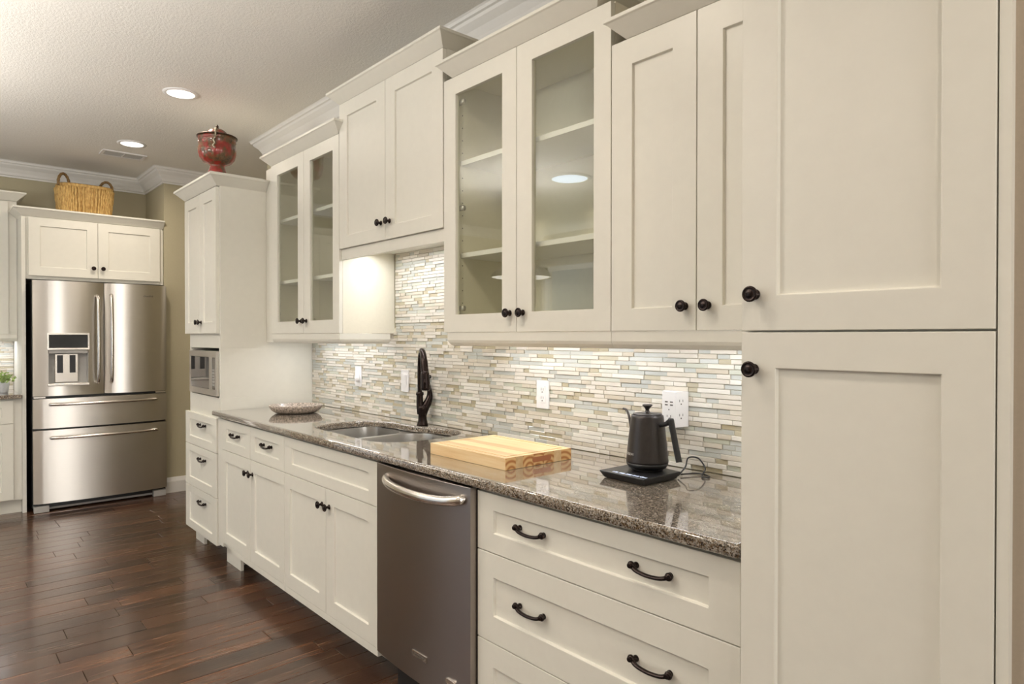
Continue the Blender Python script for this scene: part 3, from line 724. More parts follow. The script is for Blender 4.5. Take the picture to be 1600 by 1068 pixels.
# centre cabinet above the sink
G2 = upper('short_wall_cabinet', 'cream raised wall cabinet with two solid doors, above the sink', -3.1135, -2.2115, 1.800, 2.545)
door(G2, -3.112, -2.6655, 1.800, 2.530, YU, 0.080, 0.072, knob=(-2.702, 1.880), rb=0.062)
door(G2, -2.6625, -2.2135, 1.800, 2.530, YU, 0.080, 0.072, knob=(-2.626, 1.880), rb=0.062)
crown(G2, [(-3.112, -.03), (-3.112, YU), (-2.2125, YU), (-2.2125, -.03)], 2.531)
b = MB(); b.box(-3.112, -2.2135, YU+.012, YU+.030, 1.745, 1.7985); part('valance', b, M['paint'], G2, bevel=.001)
# big glass cabinet
G3 = upper('glass_front_cabinet', 'larger cream wall cabinet with two glass doors, right of the raised cabinet above the sink', -2.206, -1.3285, 1.3725, 2.392, True, bx0=-2.165, shelves=(1.672, 2.043))
pegs(G3, [(-2.1465, 1)], 1, 1.39, 2.37)
door(G3, -2.2055, -1.7655, 1.3725, 2.388, YU, 0.078, 0.070, knob=(-1.800, 1.440), glass=True, hinge_x=-2.143, hinge_z=(1.468, 1.868, 2.292), sr=0.078)
door(G3, -1.7625, -1.3295, 1.3725, 2.388, YU, 0.078, 0.070, knob=(-1.730, 1.440), glass=True, sr=0.070)
crown(G3, [(-2.150, -.10), (-2.150, YU), (-1.385, YU), (-1.385, -.10)], 2.389)
light_rail(G3, [(-2.185, -.05), (-2.185, YU+.004), (-1.330, YU+.004)], 1.371)
# right cabinet
G4 = upper('solid_door_wall_cabinet', 'cream wall cabinet with two solid doors, between the larger glass cabinet and the tall pantry', -1.327, -0.7265, 1.3725, 2.252, bx0=-1.290)
door(G4, -1.326, -1.0275, 1.3725, 2.248, YU, 0.078, 0.078, knob=(-1.062, 1.440), rb=0.066)
door(G4, -1.0245, -0.7285, 1.3725, 2.248, YU, 0.078, 0.078, knob=(-0.990, 1.440), rb=0.066)
crown(G4, [(-1.270, -.05), (-1.270, YU), (-0.7275, YU)], 2.249)
light_rail(G4, [(-1.3285, YU+.004), (-0.728, YU+.004)], 1.371)
for (x, y, z, w, p) in UC:
    b = MB(); b.box(x-w/2-.01, x+w/2+.01, y-.022, y+.022, z+0.002, z+0.0095)
    root = G1 if x < -3 else (G2 if z > 1.5 else (G3 if x < -1.3 else G4))
    part('light_strip', b, M['strip'], root)

# ------------------------------------------------------------------ tall pantry at the right
PT = thing('pantry_cabinet', 'tall cream pantry cabinet with one upper and one lower door, right of the counter', 'cabinet', (-0.72, YB, 0))
b = MB(); b.box(-0.7235, -0.2805, -0.6290, YB, 0.10, 2.62); part('carcass', b, M['paint'], PT)
b = MB(); b.box(-0.7235, -0.2805, -0.570, -0.555, 0.0005, 0.10); part('toe_kick', b, M['paint'], PT)
door(PT, -0.7225, -0.2815, 1.3675, 2.600, -0.650, 0.0765, 0.073, knob=(-0.692, 1.442), rb=0.0715)
door(PT, -0.7225, -0.2815, 0.105, 1.3635, -0.650, 0.0745, 0.0725, knob=(-0.694, 1.288))

# ------------------------------------------------------------------ tall cabinet with the microwave
TW = thing('tall_microwave_cabinet', 'tall cream cabinet with microwave niche, doors above and three drawers below', 'cabinet', (-4.13, YB, 0))
b = MB(); x0, x1 = -4.735, -4.131; yf = -0.606
b.box(x0, x1, yf, YB, 0.116, 0.985); b.box(x0, x1, yf, YB, 1.285, 2.262)
b.box(x0, x0+.030, yf, YB, 0.985, 1.285); b.box(x1-.022, x1, yf, YB, 0.985, 1.285); b.box(x0+.03, x1-.022, -0.15, YB, 0.985, 1.285)
part('carcass', b, M['paint'], TW, bevel=.0008)
b = MB(); b.box(x0, x1, -0.486, -0.470, 0.0005, 0.116); part('toe_kick', b, M['paint'], TW)
b = MB(); b.box(x0, -4.56, -0.572, -0.556, 0.0005, 0.1155); part('plinth_board', b, M['paint'], TW)
door(TW, -4.775, -4.458, 1.3735, 2.252, yf-.0205, 0.070, 0.070, knob=(-4.478, 1.445))
door(TW, -4.455, -4.146, 1.3735, 2.252, yf-.0205, 0.070, 0.070, knob=(-4.428, 1.445))
for (z0, z1) in ((0.6545, 0.862), (0.3835, 0.6505), (0.098, 0.3795)):
    door(TW, -4.768, -4.146, z0, z1, yf-.0205, 0.085, 0.046, pulls=[(-4.425, (0.790, 0.572, 0.300)[0 if z0 > .6 else (1 if z0 > .3 else 2)])], name='drawer', rb=0.052)
crown(TW, [(-4.775, -.03), (-4.775, yf-.019), (-4.131, yf-.019), (-4.131, -.3285)], 2.256, 1.12)
b = MB(); b.box(-4.82, -4.078, -.677, -.36, 2.3215, 2.324); b.box(-4.82, -4.15, -.36, -.03, 2.3215, 2.324); part('top_board', b, M['paint'], TW)
mw = thing('microwave', 'small stainless built-in microwave with dark window in the tall cabinet niche', 'microwave', (-4.42, -0.35, 0.9855))
b = MB(); b.box(-4.690, -4.160, -0.575, -0.17, 0.996, 1.262); part('body', b, M['black'], mw)
for xx in (-4.65, -4.20):
    for yy in (-0.54, -0.22): b = MB(); b.box(xx-.015, xx+.015, yy-.015, yy+.015, 0.9855, 0.9955); part('foot', b, M['black'], mw)
b = MB(); b.shaker(-4.694, -4.158, 0.994, 1.266, -0.622, 0.045, 0.030, 0.036, rec=0.006, sr=0.024); part('front_frame', b, M['steel'], mw, bevel=.001)
b = MB(); b.box(-4.660, -4.290, -0.6210, -0.6165, 1.033, 1.227); part('window', b, M['darkglass'], mw)
b = MB(); b.box(-4.290, -4.240, -0.6240, -0.6165, 1.030, 1.230); part('handle', b, M['steel'], mw, bevel=.003)
b = MB(); b.box(-4.239, -4.184, -0.6210, -0.6165, 1.033, 1.227); cp = part('control_panel', b, M['darkglass'], mw)
for i in range(6):
    for j in range(3):
        b = MB() if (i, j) == (0, 0) else b
        b.box(-4.232+.015*j, -4.222+.015*j, -0.6222, -0.6209, 1.055+.018*i, 1.067+.018*i)
part('keypad', b, M['grayplastic'], cp, kind='stuff')

# ------------------------------------------------------------------ fridge wall (run coordinates: x = world y, y = -world x)
RZ = PI/2
FR = thing('refrigerator', 'stainless steel french door refrigerator with two bottom drawers and door dispenser', 'refrigerator', (-0.85, 6.53, 0.0), RZ)
b = MB(); b.box(-1.318, -0.386, 6.235, 6.86, 0.030, 1.775); part('body', b, M['black'], FR, bevel=.002)
def bulged(x0, x1, z0, z1, yb, yf, bulge, n=16, hole=None, base0=None, base1=None, edge=0.006):
    """door slab whose front is a shallow arc spanning base0..base1"""
    base0 = x0 if base0 is None else base0; base1 = x1 if base1 is None else base1
    def Y(x):
        u = (x-base0)/(base1-base0)*2-1; return yf-bulge*(1-u*u)
    xs = [x0+(x1-x0)*i/n for i in range(n+1)]
    V = []; fs = []
    for i, xx in enumerate(xs):
        e = edge if i in (0, n) else 0
        V += [(xx, Y(xx)+e, z0+e*0.3), (xx, Y(xx)+e, z1-e*0.3), (xx, yb, z1), (xx, yb, z0)]
    for i in range(n):
        for k in range(4):
            q = (k+1) % 4; fs.append((4*i+k, 4*i+4+k, 4*i+4+q, 4*i+q))
    fs += [(3, 2, 1, 0), (4*n, 4*n+1, 4*n+2, 4*n+3)]
    return V, fs, Y
YFR = 6.185
# left door with dispenser niche: built from slabs around the opening
nx0, nx1, nz0, nz1 = -1.222, -0.960, 0.992, 1.255
b = MB()
for (a, c, zz0, zz1) in ((-1.317, nx0, 0.897, 1.785), (nx1, -0.8495, 0.897, 1.785)):
    V, F, Y = bulged(a, c, zz0, zz1, 6.232, YFR, 0.030, 8, base0=-1.317, base1=-0.8495, edge=0.0); b.add(V, F, True)
for (zz0, zz1) in ((0.897, nz0), (1.375, 1.785)):
    V, F, Y = bulged(nx0, nx1, zz0, zz1, 6.232, YFR, 0.030, 10, base0=-1.317, base1=-0.8495, edge=0.0); b.add(V, F, True)
YL = Y
def flat_shade(o, ang=30):
    # crease the hard edges of a smooth slab
    me = o.data
    bm = bmesh.new(); bm.from_mesh(me)
    for e in bm.edges:
        if len(e.link_faces) == 2 and e.calc_face_angle(0) > math.radians(ang): e.smooth = False
    bm.to_mesh(me); bm.free()
dl = part('door', b, M['steel'], FR); flat_shade(dl)
V, F, YR = bulged(-0.8445, -0.3865, 0.897, 1.785, 6.232, YFR, 0.030, 18, edge=0.006); b = MB(); b.add(V, F, True); dr = part('door', b, M['steel'], FR); flat_shade(dr)
V, F, YD = bulged(-1.317, -0.3865, 0.648, 0.876, 6.232, YFR, 0.036, 28, edge=0.006); b = MB(); b.add(V, F, True); d1 = part('drawer', b, M['steel'], FR); flat_shade(d1)
V, F, YE = bulged(-1.317, -0.3865, 0.072, 0.634, 6.232, YFR, 0.036, 28, edge=0.006); b = MB(); b.add(V, F, True); d2 = part('drawer', b, M['steel'], FR); flat_shade(d2)
# handles
def vhandle(x, z0, z1, Yf, par):
    y = Yf(x); b = MB()
    pts = cr([(x, y-.002, z0), (x, y-.030, z0+.012), (x, y-.046, z0+.12), (x, y-.052, (z0+z1)/2), (x, y-.046, z1-.12), (x, y-.030, z1-.012), (x, y-.002, z1)], 6)
    b.tube(pts, 0.0125, 14); part('handle', b, M['handle_steel'], par)
vhandle(-0.893, 0.99, 1.675, YL, dl); vhandle(-0.801, 0.99, 1.690, YR, dr)
def hhandle(x0, x1, z, Yf, par):
    b = MB(); xm = (x0+x1)/2
    pts = cr([(x0, Yf(x0)-.002, z), (x0+.008, Yf(x0)-.030, z), (x0+.15, Yf(x0+.15)-.040, z), (xm, Yf(xm)-.044, z), (x1-.15, Yf(x1-.15)-.040, z), (x1-.008, Yf(x1)-.030, z), (x1, Yf(x1)-.002, z)], 6)
    b.tube(pts, 0.0125, 14); part('handle', b, M['handle_steel'], par)
hhandle(-1.205, -0.478, 0.832, YD, d1); hhandle(-1.200, -0.472, 0.575, YE, d2)
# dispenser
yd = YL(-1.09)
b = MB(); b.shaker(nx0-.008, nx1+.008, 1.252, 1.382, yd-.003, 0.03, 0.012, 0.014, rec=.006); ds = part('dispenser_frame', b, M['handle_steel'], dl, bevel=.001)
b = MB(); b.box(nx0+.006, nx1-.006, yd-.0012, yd+.0025, 1.267, 1.367); part('display', b, M['display'], dl)
b = MB()
b.box(nx0, nx0+.004, yd+.004, yd+.060, nz0, nz1); b.box(nx1-.004, nx1, yd+.004, yd+.060, nz0, nz1); b.box(nx0, nx1, yd+.056, yd+.062, nz0, nz1); b.box(nx0, nx1, yd+.004, yd+.060, nz0, nz0+.004); b.box(nx0, nx1, yd+.004, yd+.060, nz1-.03, nz1)
part('dispenser_recess', b, M['grayplastic'], dl)
b = MB(); b.box(nx0+.045, nx1-.065, yd+.030, yd+.055, nz0+.006, nz1-.035); b.box(nx0-.006, nx1+.006, yd-.010, yd+.010, nz0-.020, nz0-.001)
part('dispenser_housing', b, M['handle_steel'], dl, bevel=.003)
for xx in (nx0+.078, nx0+.160):
    b = MB(); b.box(xx-.019, xx+.019, yd+.022, yd+.0295, nz0+.080, nz1-.045); part('dispenser_paddle', b, M['black'], dl, bevel=.002)
tx = text_mesh('KitchenAid', 0.022, 0.0003, M['engraved']); inst('brand_lettering', tx, dr, (-0.545, YR(-0.545)-.0012, 1.690), rot=(PI/2, 0, 0))
b = MB(); b.box(-1.300, -0.405, 6.245, 6.26, 0.012, 0.066); part('kick_grille', b, M['grayplastic'], FR)
for (a, c) in ((-1.312, -1.215), (-0.488, -0.391)):
    b = MB(); b.box(a, c, 6.195, 6.244, 0.0005, 0.052); part('foot', b, M['grayplastic'], FR, bevel=.004)
for (a, c) in ((-1.312, -1.235), (-0.47, -0.392)): b = MB(); b.box(a, c, 6.200, 6.225, 0.879, 0.893); part('hinge', b, M['handle_steel'], FR, bevel=.002)

FC = thing('over_fridge_cabinet', 'cream two-door cabinet above the refrigerator, under the basket', 'cabinet', (-0.87, 6.58, 1.8), RZ)
b = MB(); b.box(-1.346, -0.3835, 6.3005, 6.875, 1.800, 2.270); part('carcass', b, M['paint'], FC)
door(FC, -1.330, -0.8725, 1.826, 2.276, 6.280, 0.074, 0.064, knob=(-0.903, 1.905), rb=.070)
door(FC, -0.8695, -0.412, 1.826, 2.276, 6.280, 0.074, 0.064, knob=(-0.836, 1.905), rb=.070)
crown(FC, [(-1.374, 6.566), (-1.374, 6.292), (-0.3815, 6.292)], 2.283, 1.1)
b = MB(); b.box(-1.3735, -0.3865, 6.304, 6.875, 2.271, 2.330); part('top_board', b, M['paint'], FC)
b = MB(); b.box(-1.374, -1.348, 6.290, 6.885, 0.0005, 2.270); single('refrigerator_side_panel', b, M['paint'], 'tall narrow cream end panel standing left of the refrigerator', 'panel', (-1.36, 6.6, 0), RZ, bevel=.001)

LU = thing('wall_cabinet', 'cream wall cabinet with crown at the left edge of the photo, above the small plant', 'cabinet', (-1.6, 6.7, 1.37), RZ)
b = MB(); b.box(-2.25, -1.3755, 6.592, 6.885, 1.3725, 2.440); part('carcass', b, M['paint'], LU)
door(LU, -1.86, -1.432, 1.3725, 2.42, 6.570, 0.074, 0.07)
door(LU, -2.25, -1.863, 1.3725, 2.42, 6.570, 0.074, 0.07)
crown(LU, [(-2.25, 6.57), (-1.3755, 6.57), (-1.3755, 6.88)], 2.430, 1.15)
light_rail(LU, [(-2.25, 6.575), (-1.3765, 6.575)], 1.371)
LB = thing('base_cabinet', 'cream base cabinet left of the refrigerator, under the small plant', 'cabinet', (-1.6, 6.6, 0), RZ)
b = MB(); b.box(-2.25, -1.3755, 6.2925, 6.885, 0.108, 0.880); part('carcass', b, M['paint'], LB)
b = MB(); b.box(-2.25, -1.3755, 6.345, 6.36, 0.0005, 0.108); part('toe_kick', b, M['paint'], LB)
door(LB, -1.90, -1.430, 0.695, 0.868, 6.272, 0.07, 0.05, name='drawer'); door(LB, -1.90, -1.430, 0.115, 0.692, 6.272, 0.07, 0.066)
b = MB(); b.box(-2.25, -1.3755, 6.248, 6.896, 0.8815, 0.914)
o = single('side_countertop', b, M['granite'], 'short granite countertop left of the refrigerator with a small plant on it', 'countertop', (-1.6, 6.6, 0.8815), RZ, bevel=.006)

# ------------------------------------------------------------------ ceiling fittings
OUT = ['recessed ceiling light in front of the right-hand wall cabinets, above the kettle', 'recessed ceiling light beside the added pendant lamp, behind the camera',
       'unseen recessed ceiling light added to brighten the side passage behind the tall microwave cabinet', 'recessed ceiling light between the mirrored and the added pendant lamps', 'recessed ceiling light above and just right of the camera', 'recessed ceiling light at the right rear of the room, farthest from the refrigerator']
for i, (x, y) in enumerate(CANS):
    lab = ('recessed ceiling light above the tall microwave cabinet, nearer of the two visible' if i == 0 else 'recessed ceiling light beside the air vent, farther of the two visible') if i < 2 else OUT[i-2]
    if i >= 2: g = 'recessed lights outside the photo'
    t = thing('ceiling_light', lab, 'ceiling light', (x, y, CEIL), 0, 'recessed ceiling lights' if i < 2 else g)
    b = MB(); b.lathe([(0.098, CEIL-.0005), (0.098, CEIL-.004), (0.078, CEIL-.007), (0.074, CEIL-.0045)], c=(x, y, 0), n=40, cap=False); part('trim_ring', b, M['whiteplastic'], t)
    b = MB(); b.lathe([(0.075, CEIL-.0045), (0.075, CEIL-.0055)], c=(x, y, 0), n=40); part('lens', b, M['lamp'], t)
t = thing('air_vent', 'white rectangular slatted air vent in the ceiling beside the far recessed light', 'vent', (-6.0, -0.74, CEIL))
vx0, vx1, vy0, vy1 = -6.085, -5.915, -0.895, -0.590
b = MB()
b.box(vx0, vx1, vy0, vy0+.02, CEIL-.008, CEIL-.0005); b.box(vx0, vx1, vy1-.02, vy1, CEIL-.008, CEIL-.0005); b.box(vx0, vx0+.02, vy0+.02, vy1-.02, CEIL-.008, CEIL-.0005); b.box(vx1-.02, vx1, vy0+.02, vy1-.02, CEIL-.008, CEIL-.0005)
b.box(vx0+.02, vx1-.02, (vy0+vy1)/2-.004, (vy0+vy1)/2+.004, CEIL-.008, CEIL-.0005); part('frame', b, M['whiteplastic'], t)
b = MB(); b.box(vx0+.02, vx1-.02, vy0+.02, vy1-.02, CEIL-.0020, CEIL-.0005); part('duct_opening', b, plain('dark_duct_sheet', (0.16, 0.14, 0.12, 1), 0.8), t)  # flat dark sheet behind the slats
for i in range(6):
    xx = vx0+.032+i*.0213
    for (a, c) in ((vy0+.02, (vy0+vy1)/2-.004), ((vy0+vy1)/2+.004, vy1-.02)):
        b = MB(); b.add([(xx-.004, a, CEIL-.0075), (xx+.004, a, CEIL-.003), (xx+.004, c, CEIL-.003), (xx-.004, c, CEIL-.0075), (xx-.003, a, CEIL-.0068), (xx+.005, a, CEIL-.0022), (xx+.005, c, CEIL-.0022), (xx-.003, c, CEIL-.0068)],
                        [(0,1,2,3),(7,6,5,4),(0,4,5,1),(1,5,6,2),(2,6,7,3),(3,7,4,0)])
        part('slat', b, M['grayplastic'], t)
# a round daylight fitting and a pendant that only show mirrored in the glass doors; the second pendant is added for its uplight
t = thing('round_daylight_fitting', 'round cool-white ceiling fitting seen mirrored in the larger glass cabinet', 'ceiling light', (-4.17, -3.14, CEIL))
b = MB(); b.lathe([(0.20, CEIL-.0005), (0.20, CEIL-.012), (0.165, CEIL-.016), (0.160, CEIL-.010)], c=(-4.17, -3.14, 0), n=48, cap=False); part('trim_ring', b, M['whiteplastic'], t)
b = MB(); b.lathe([(0.16, CEIL-.009), (0.16, CEIL-.012)], c=(-4.17, -3.14, 0), n=48); part('lens', b, M['lamp_cool'], t)
for (PX, PY, PZ, lab) in ((-4.45, -2.80, 1.89, 'wide dome pendant lamp seen mirrored in the larger glass cabinet'), (-2.60, -2.80, 1.89, 'unseen matching dome pendant lamp added for the second uplight, nearer the dishwasher')):
    t = thing('pendant_lamp', lab, 'pendant lamp', (PX, PY, PZ))
    b = MB(); b.lathe([(0.28, PZ), (0.275, PZ+.02), (0.24, PZ+.06), (0.16, PZ+.10), (0.05, PZ+.125), (0.02, PZ+.14)], c=(PX, PY, 0), n=40, cap=False); part('shade', b, M['pendant'], t)
    b = MB(); b.lathe([(0.02, PZ-.015), (0.14, PZ-.012), (0.24, PZ-.002), (0.272, PZ+.008)], c=(PX, PY, 0), n=40, cap=False); part('diffuser', b, M['pendant_glow'], t)
    b = MB(); b.tube([(PX, PY, PZ+.13), (PX, PY, CEIL-.02)], 0.006, 8); part('rod', b, M['pendant'], t)
    b = MB(); b.lathe([(0.06, CEIL-.0005), (0.06, CEIL-.02)], c=(PX, PY, 0), n=24); part('canopy', b, M['pendant'], t)

# ------------------------------------------------------------------ red lidded pot on the tall cabinet
QX, QY, QZ = -4.140, -0.618, 2.3245
rp = thing('lidded_pot', 'distressed red metal pot with lid and clasp on top of the tall cabinet', 'pot', (QX, QY, QZ))
scallop = lambda a, h: 1+0.030*abs(math.cos(7*a))*(1 if QZ+.05 < h < QZ+.150 else 0.0)
b = MB(); b.lathe([(0.050, QZ), (0.056, QZ+.003), (0.056, QZ+.010), (0.050, QZ+.020), (0.044, QZ+.040), (0.043, QZ+.050), (0.056, QZ+.056), (0.082, QZ+.068), (0.101, QZ+.090), (0.110, QZ+.120), (0.112, QZ+.149), (0.111, QZ+.152), (0.111, QZ+.185), (0.114, QZ+.190), (0.111, QZ+.196), (0.114, QZ+.206), (0.115, QZ+.212)], c=(QX, QY, 0), n=112, mod=scallop)
part('bowl', b, M['redpot'], rp)
b = MB(); b.lathe([(0.112, QZ+.211), (0.121, QZ+.213), (0.122, QZ+.219), (0.117, QZ+.222), (0.09, QZ+.2225)], c=(QX, QY, 0), n=48); part('rim', b, M['darkrim'], rp, label='dark worn metal rim')
b = MB(); b.lathe([(0.098, QZ+.2230), (0.090, QZ+.230), (0.060, QZ+.238), (0.056, QZ+.250), (0.040, QZ+.262), (0.014, QZ+.268)], c=(QX, QY, 0), n=48); ld = part('lid', b, M['redpot'], rp)
b = MB(); b.lathe([(0.012, QZ+.267), (0.014, QZ+.271), (0.007, QZ+.276), (0.010, QZ+.282), (0.006, QZ+.290), (0.001, QZ+.296)], c=(QX, QY, 0), n=20); part('finial', b, M['darkrim'], ld, label='dark pointed finial')
rp.scale = (0.93, 0.93, 1.0)
b = MB(); da = Vector((0.93, -0.37, 0)).normalized(); cc = Vector((QX, QY, 0))
b.tube([cc+da*0.106+Vector((0, 0, QZ+.232)), cc+da*0.128+Vector((0, 0, QZ+.229)), cc+da*0.129+Vector((0, 0, QZ+.19))], 0.005, 8)
b.lathe([(0.004, QZ+.234), (0.009, QZ+.240), (0.004, QZ+.246)], c=tuple(cc+da*0.110), n=12)
b.tube(cr([cc+da*0.127+Vector((0, 0, QZ+.19)), cc+da*0.128+Vector((-.012, -.008, QZ+.175)), cc+da*0.125+Vector((-.006, -.004, QZ+.155)), cc+da*0.121+Vector((-.016, -.012, QZ+.145)), cc+da*0.118+Vector((-.004, -.002, QZ+.130))], 4), 0.006, 8)
part('clasp', b, M['clasp'], rp, label='aged brass clasp')

# ------------------------------------------------------------------ woven basket over the fridge
BX, BY, BZ = -6.52, -0.925, 2.3305
bk = thing('woven_basket', 'tan woven basket with two loop handles on the over-fridge cabinet', 'basket', (BX, BY, BZ))
NB = 96
def bring(k, z, amp):
    out = []
    for i in range(NB):
        a = 2*PI*i/NB; e = 2/3.2
        ca, sa = math.cos(a), math.sin(a)
        x = 0.150*k*math.copysign(abs(ca)**e, ca); y = 0.200*k*math.copysign(abs(sa)**e, sa)
        r = 1+amp*(2*abs(math.cos(a*23))**0.6-1)
        out.append((BX+x*r, BY+y*r, z))
    return out
b = MB(); b.loft([bring(0.82, BZ, 0), bring(0.84, BZ+.03, 0), bring(0.88, BZ+.10, 0), bring(0.92, BZ+.17, 0), bring(0.95, BZ+.225, 0), bring(0.98, BZ+.240, .008), bring(1.0, BZ+.246, .004), bring(1.0, BZ+.262, .004), bring(.96, BZ+.268, .004), bring(.93, BZ+.262, .002), bring(.88, BZ+.03, .002), bring(0.8, BZ+.02, 0)], True, True, True)
part('basket_body', b, M['wicker'], bk)
b = MB(); NCORD = 62
for i in range(NCORD):
    a = 2*PI*(i+0.5)/NCORD; e = 2/3.2; ca, sa = math.cos(a), math.sin(a)
    # even spacing along the rounded rectangle
    px_ = 0.150*math.copysign(abs(ca)**e, ca); py_ = 0.200*math.copysign(abs(sa)**e, sa)
    pts = []
    for j in range(9):
        t_ = j/8; kk = 0.86+0.125*t_**0.8
        w_ = 0.0022*math.sin(j*2.1+i*1.7)
        pts.append((BX+px_*kk*1.02+w_, BY+py_*kk*1.02+w_, BZ+.004+.238*t_))
    b.tube(pts, [0.0088+0.0016*math.sin(j*2.6+i) for j in range(9)], 7)
part('cords', b, M['wicker'], bk, kind='stuff')
for sy, mt in ((-1, 'wicker_dark'), (1, 'wicker_dark')):
    b = MB(); yy = BY+sy*0.190
    hx = BX+(.10 if sy < 0 else -.02); yy = BY+sy*.158; pts = cr([(hx-q*.040*sy*-1, yy+q*.042, BZ+z_) for q, z_ in ((-1, .235), (-.95, .285), (-.55, .325), (0, .338), (.55, .325), (.95, .285), (1, .235))], 5)
    b.tube(pts, [0.0105+0.0012*math.sin(i*1.9) for i in range(len(pts))], 10); part('handle', b, M[mt], bk)

# ------------------------------------------------------------------ things on the counter
CT = 0.9142
# oval stone dish
DX, DY = -3.70, -0.325
b = MB(); R = []
ax = Vector((0.50, 0.866)); bx_ = Vector((-0.866, 0.50))
def oring(k, z):
    return [(DX+ax.x*0.150*k*math.cos(t)+bx_.x*0.115*k*math.sin(t), DY+ax.y*0.150*k*math.cos(t)+bx_.y*0.115*k*math.sin(t), z) for t in [2*PI*i/56 for i in range(56)]]
b.loft([oring(.62, CT+.001), oring(.76, CT+.004), oring(.90, CT+.018), oring(.985, CT+.036), oring(1.0, CT+.045), oring(.985, CT+.0475), oring(.94, CT+.045), oring(.82, CT+.026), oring(.62, CT+.014), oring(.2, CT+.012)], True, True, True)
single('stone_dish', b, M['stone'], 'shallow oval speckled stone dish on the counter near the tall cabinet', 'dish', (DX, DY, CT))
# cutting board of glued staves
cbd = thing('cutting_board', 'thick wooden cutting board with juice groove and end handle on the counter', 'cutting board', (-1.86, -0.345, CT))
bx0, bx1, by0, by1, bz0, bz1 = -2.072, -1.642, -0.508, -0.195, CT+.0005, CT+.0405
cuts = [by0, by0+.046, by0+.078, by0+.128, by0+.176, by0+.226, by0+.262, by1]
groove = 0.020
for i in range(len(cuts)-1):
    a, c = cuts[i], cuts[i+1]; b = MB()
    zt = bz1
    def seg(xa, xb, ya, yb, z):
        b.box(xa, xb, ya, yb, bz0, z)
    gx0, gx1 = bx0+groove, bx1-groove; gw = 0.007
    ya, yb = a, c
    # stave top lowered along the groove ring
    ys = sorted(set([ya, yb] + [v for v in (by0+groove, by0+groove+gw, by1-groove-gw, by1-groove) if ya < v < yb]))
    V = []; F = []
    for j in range(len(ys)-1):
        y0_, y1_ = ys[j], ys[j+1]; ym = (y0_+y1_)/2
        ing = by0+groove < ym < by1-groove
        row_g = (by0+groove < ym < by0+groove+gw) or (by1-groove-gw < ym < by1-groove)
        segs = [(bx0, bx1, zt)] if not ing else ([(bx0, gx0, zt), (gx0, gx1, zt-.004), (gx1, bx1, zt)] if row_g else [(bx0, gx0, zt), (gx0, gx0+gw, zt-.004), (gx0+gw, gx1-gw, zt), (gx1-gw, gx1, zt-.004), (gx1, bx1, zt)])
        for (xa, xb, zz) in segs: b.box(xa, xb, y0_, y1_, bz0, zz)
    st = bpy.data.objects.new('stave', b.mesh('stave', M['acacia'], ((bx0+bx1)/2, (a+c)/2, bz0))); COL.objects.link(st); st.parent = cbd
    g = ORG[cbd]; st.location = ((bx0+bx1)/2-g[0], (a+c)/2-g[1], bz0-g[2]); ORG[st] = ((bx0+bx1)/2, (a+c)/2, bz0)
    if i not in (1, 5):
        e = MB(); e.box(bx1-.0005, bx1+.0006, a+.0003, c-.0003, bz0+.0005, bz1-.0005)
        eo = bpy.data.objects.new('end_grain', e.mesh('end_grain', M['endgrain'], (bx1, (a+c)/2, bz0))); COL.objects.link(eo); eo.parent = st; eo.location = (bx1-ORG[st][0], 0, 0)
b = MB(); hy = (by0+by1)/2+.010; b.prism(rrect(hy-.045, hy+.045, bz0+.011, bz0+.029, .0085, 5), bx1+.0002, bx1+.0011, 'x'); part('grip_slot', b, plain('shaded_wood_slot', srgb(176, 112, 72), 0.5), cbd, label='darker routed grip slot')

# kettle on its base
KX, KY = -1.278, -0.232
kt_base = thing('kettle_base', 'black trapezoid electric heating base under the kettle', 'kettle base', (KX, -0.25, CT))
top = [(-1.372, -0.352), (-1.192, -0.362), (-1.186, -0.185), (-1.366, -0.150)]
bot = [(-1.362, -0.340), (-1.202, -0.350), (-1.196, -0.195), (-1.356, -0.162)]
b = MB(); b.loft([[(p[0], p[1], CT+.001) for p in bot], [(p[0], p[1], CT+.020) for p in top], [(p[0], p[1], CT+.0235) for p in top]], False, True, True)
part('base_plate', b, M['black'], kt_base, bevel=.002)
b = MB(); b.lathe([(0.048, CT+.0236), (0.048, CT+.0275), (0.040, CT+.0285)], c=(KX, KY, 0), n=32); part('power_ring', b, M['black'], kt_base)
for i, s_ in enumerate(('175', '185', '205', '212', 'ON')):
    tx = text_mesh(s_, 0.0150, 0.0002, M['display_text']); inst('display_mark', tx, kt_base, (-1.318+.027*i, -0.3405-.0004*i, CT+.0239), rot=(0, 0, math.radians(-3)))
b = MB()
b.tube(cr([(-1.205, -0.172, CT+.006), (-1.20, -0.14, CT+.030), (-1.215, -0.10, CT+.052), (-1.195, -0.075, CT+.050), (-1.17, -0.075, CT+.022), (-1.165, -0.10, CT+.004), (-1.145, -0.125, CT+.0035), (-1.135, -0.105, CT+.0035), (-1.165, -0.085, CT+.0035), (-1.19, -0.10, CT+.006), (-1.21, -0.15, CT+.006)], 7), 0.0024, 8)
part('power_cord', b, M['black'], kt_base)
kt = thing('gooseneck_kettle', 'matte black gooseneck kettle standing on its black heating base', 'kettle', (KX, KY, CT+.029))
Z0 = CT+.029
b = MB(); b.lathe([(0.050, Z0), (0.058, Z0+.002), (0.0635, Z0+.010), (0.0655, Z0+.0185)], c=(KX, KY, 0), n=56); part('bottom_band', b, M['black'], kt)
b = MB(); b.lathe([(0.0655, Z0+.0188), (0.0658, Z0+.024), (0.0635, Z0+.045), (0.0595, Z0+.085), (0.0550, Z0+.125), (0.0510, Z0+.158), (0.0495, Z0+.165), (0.0470, Z0+.1665)], c=(KX, KY, 0), n=56); kb_ = part('kettle_body', b, M['kettle'], kt)
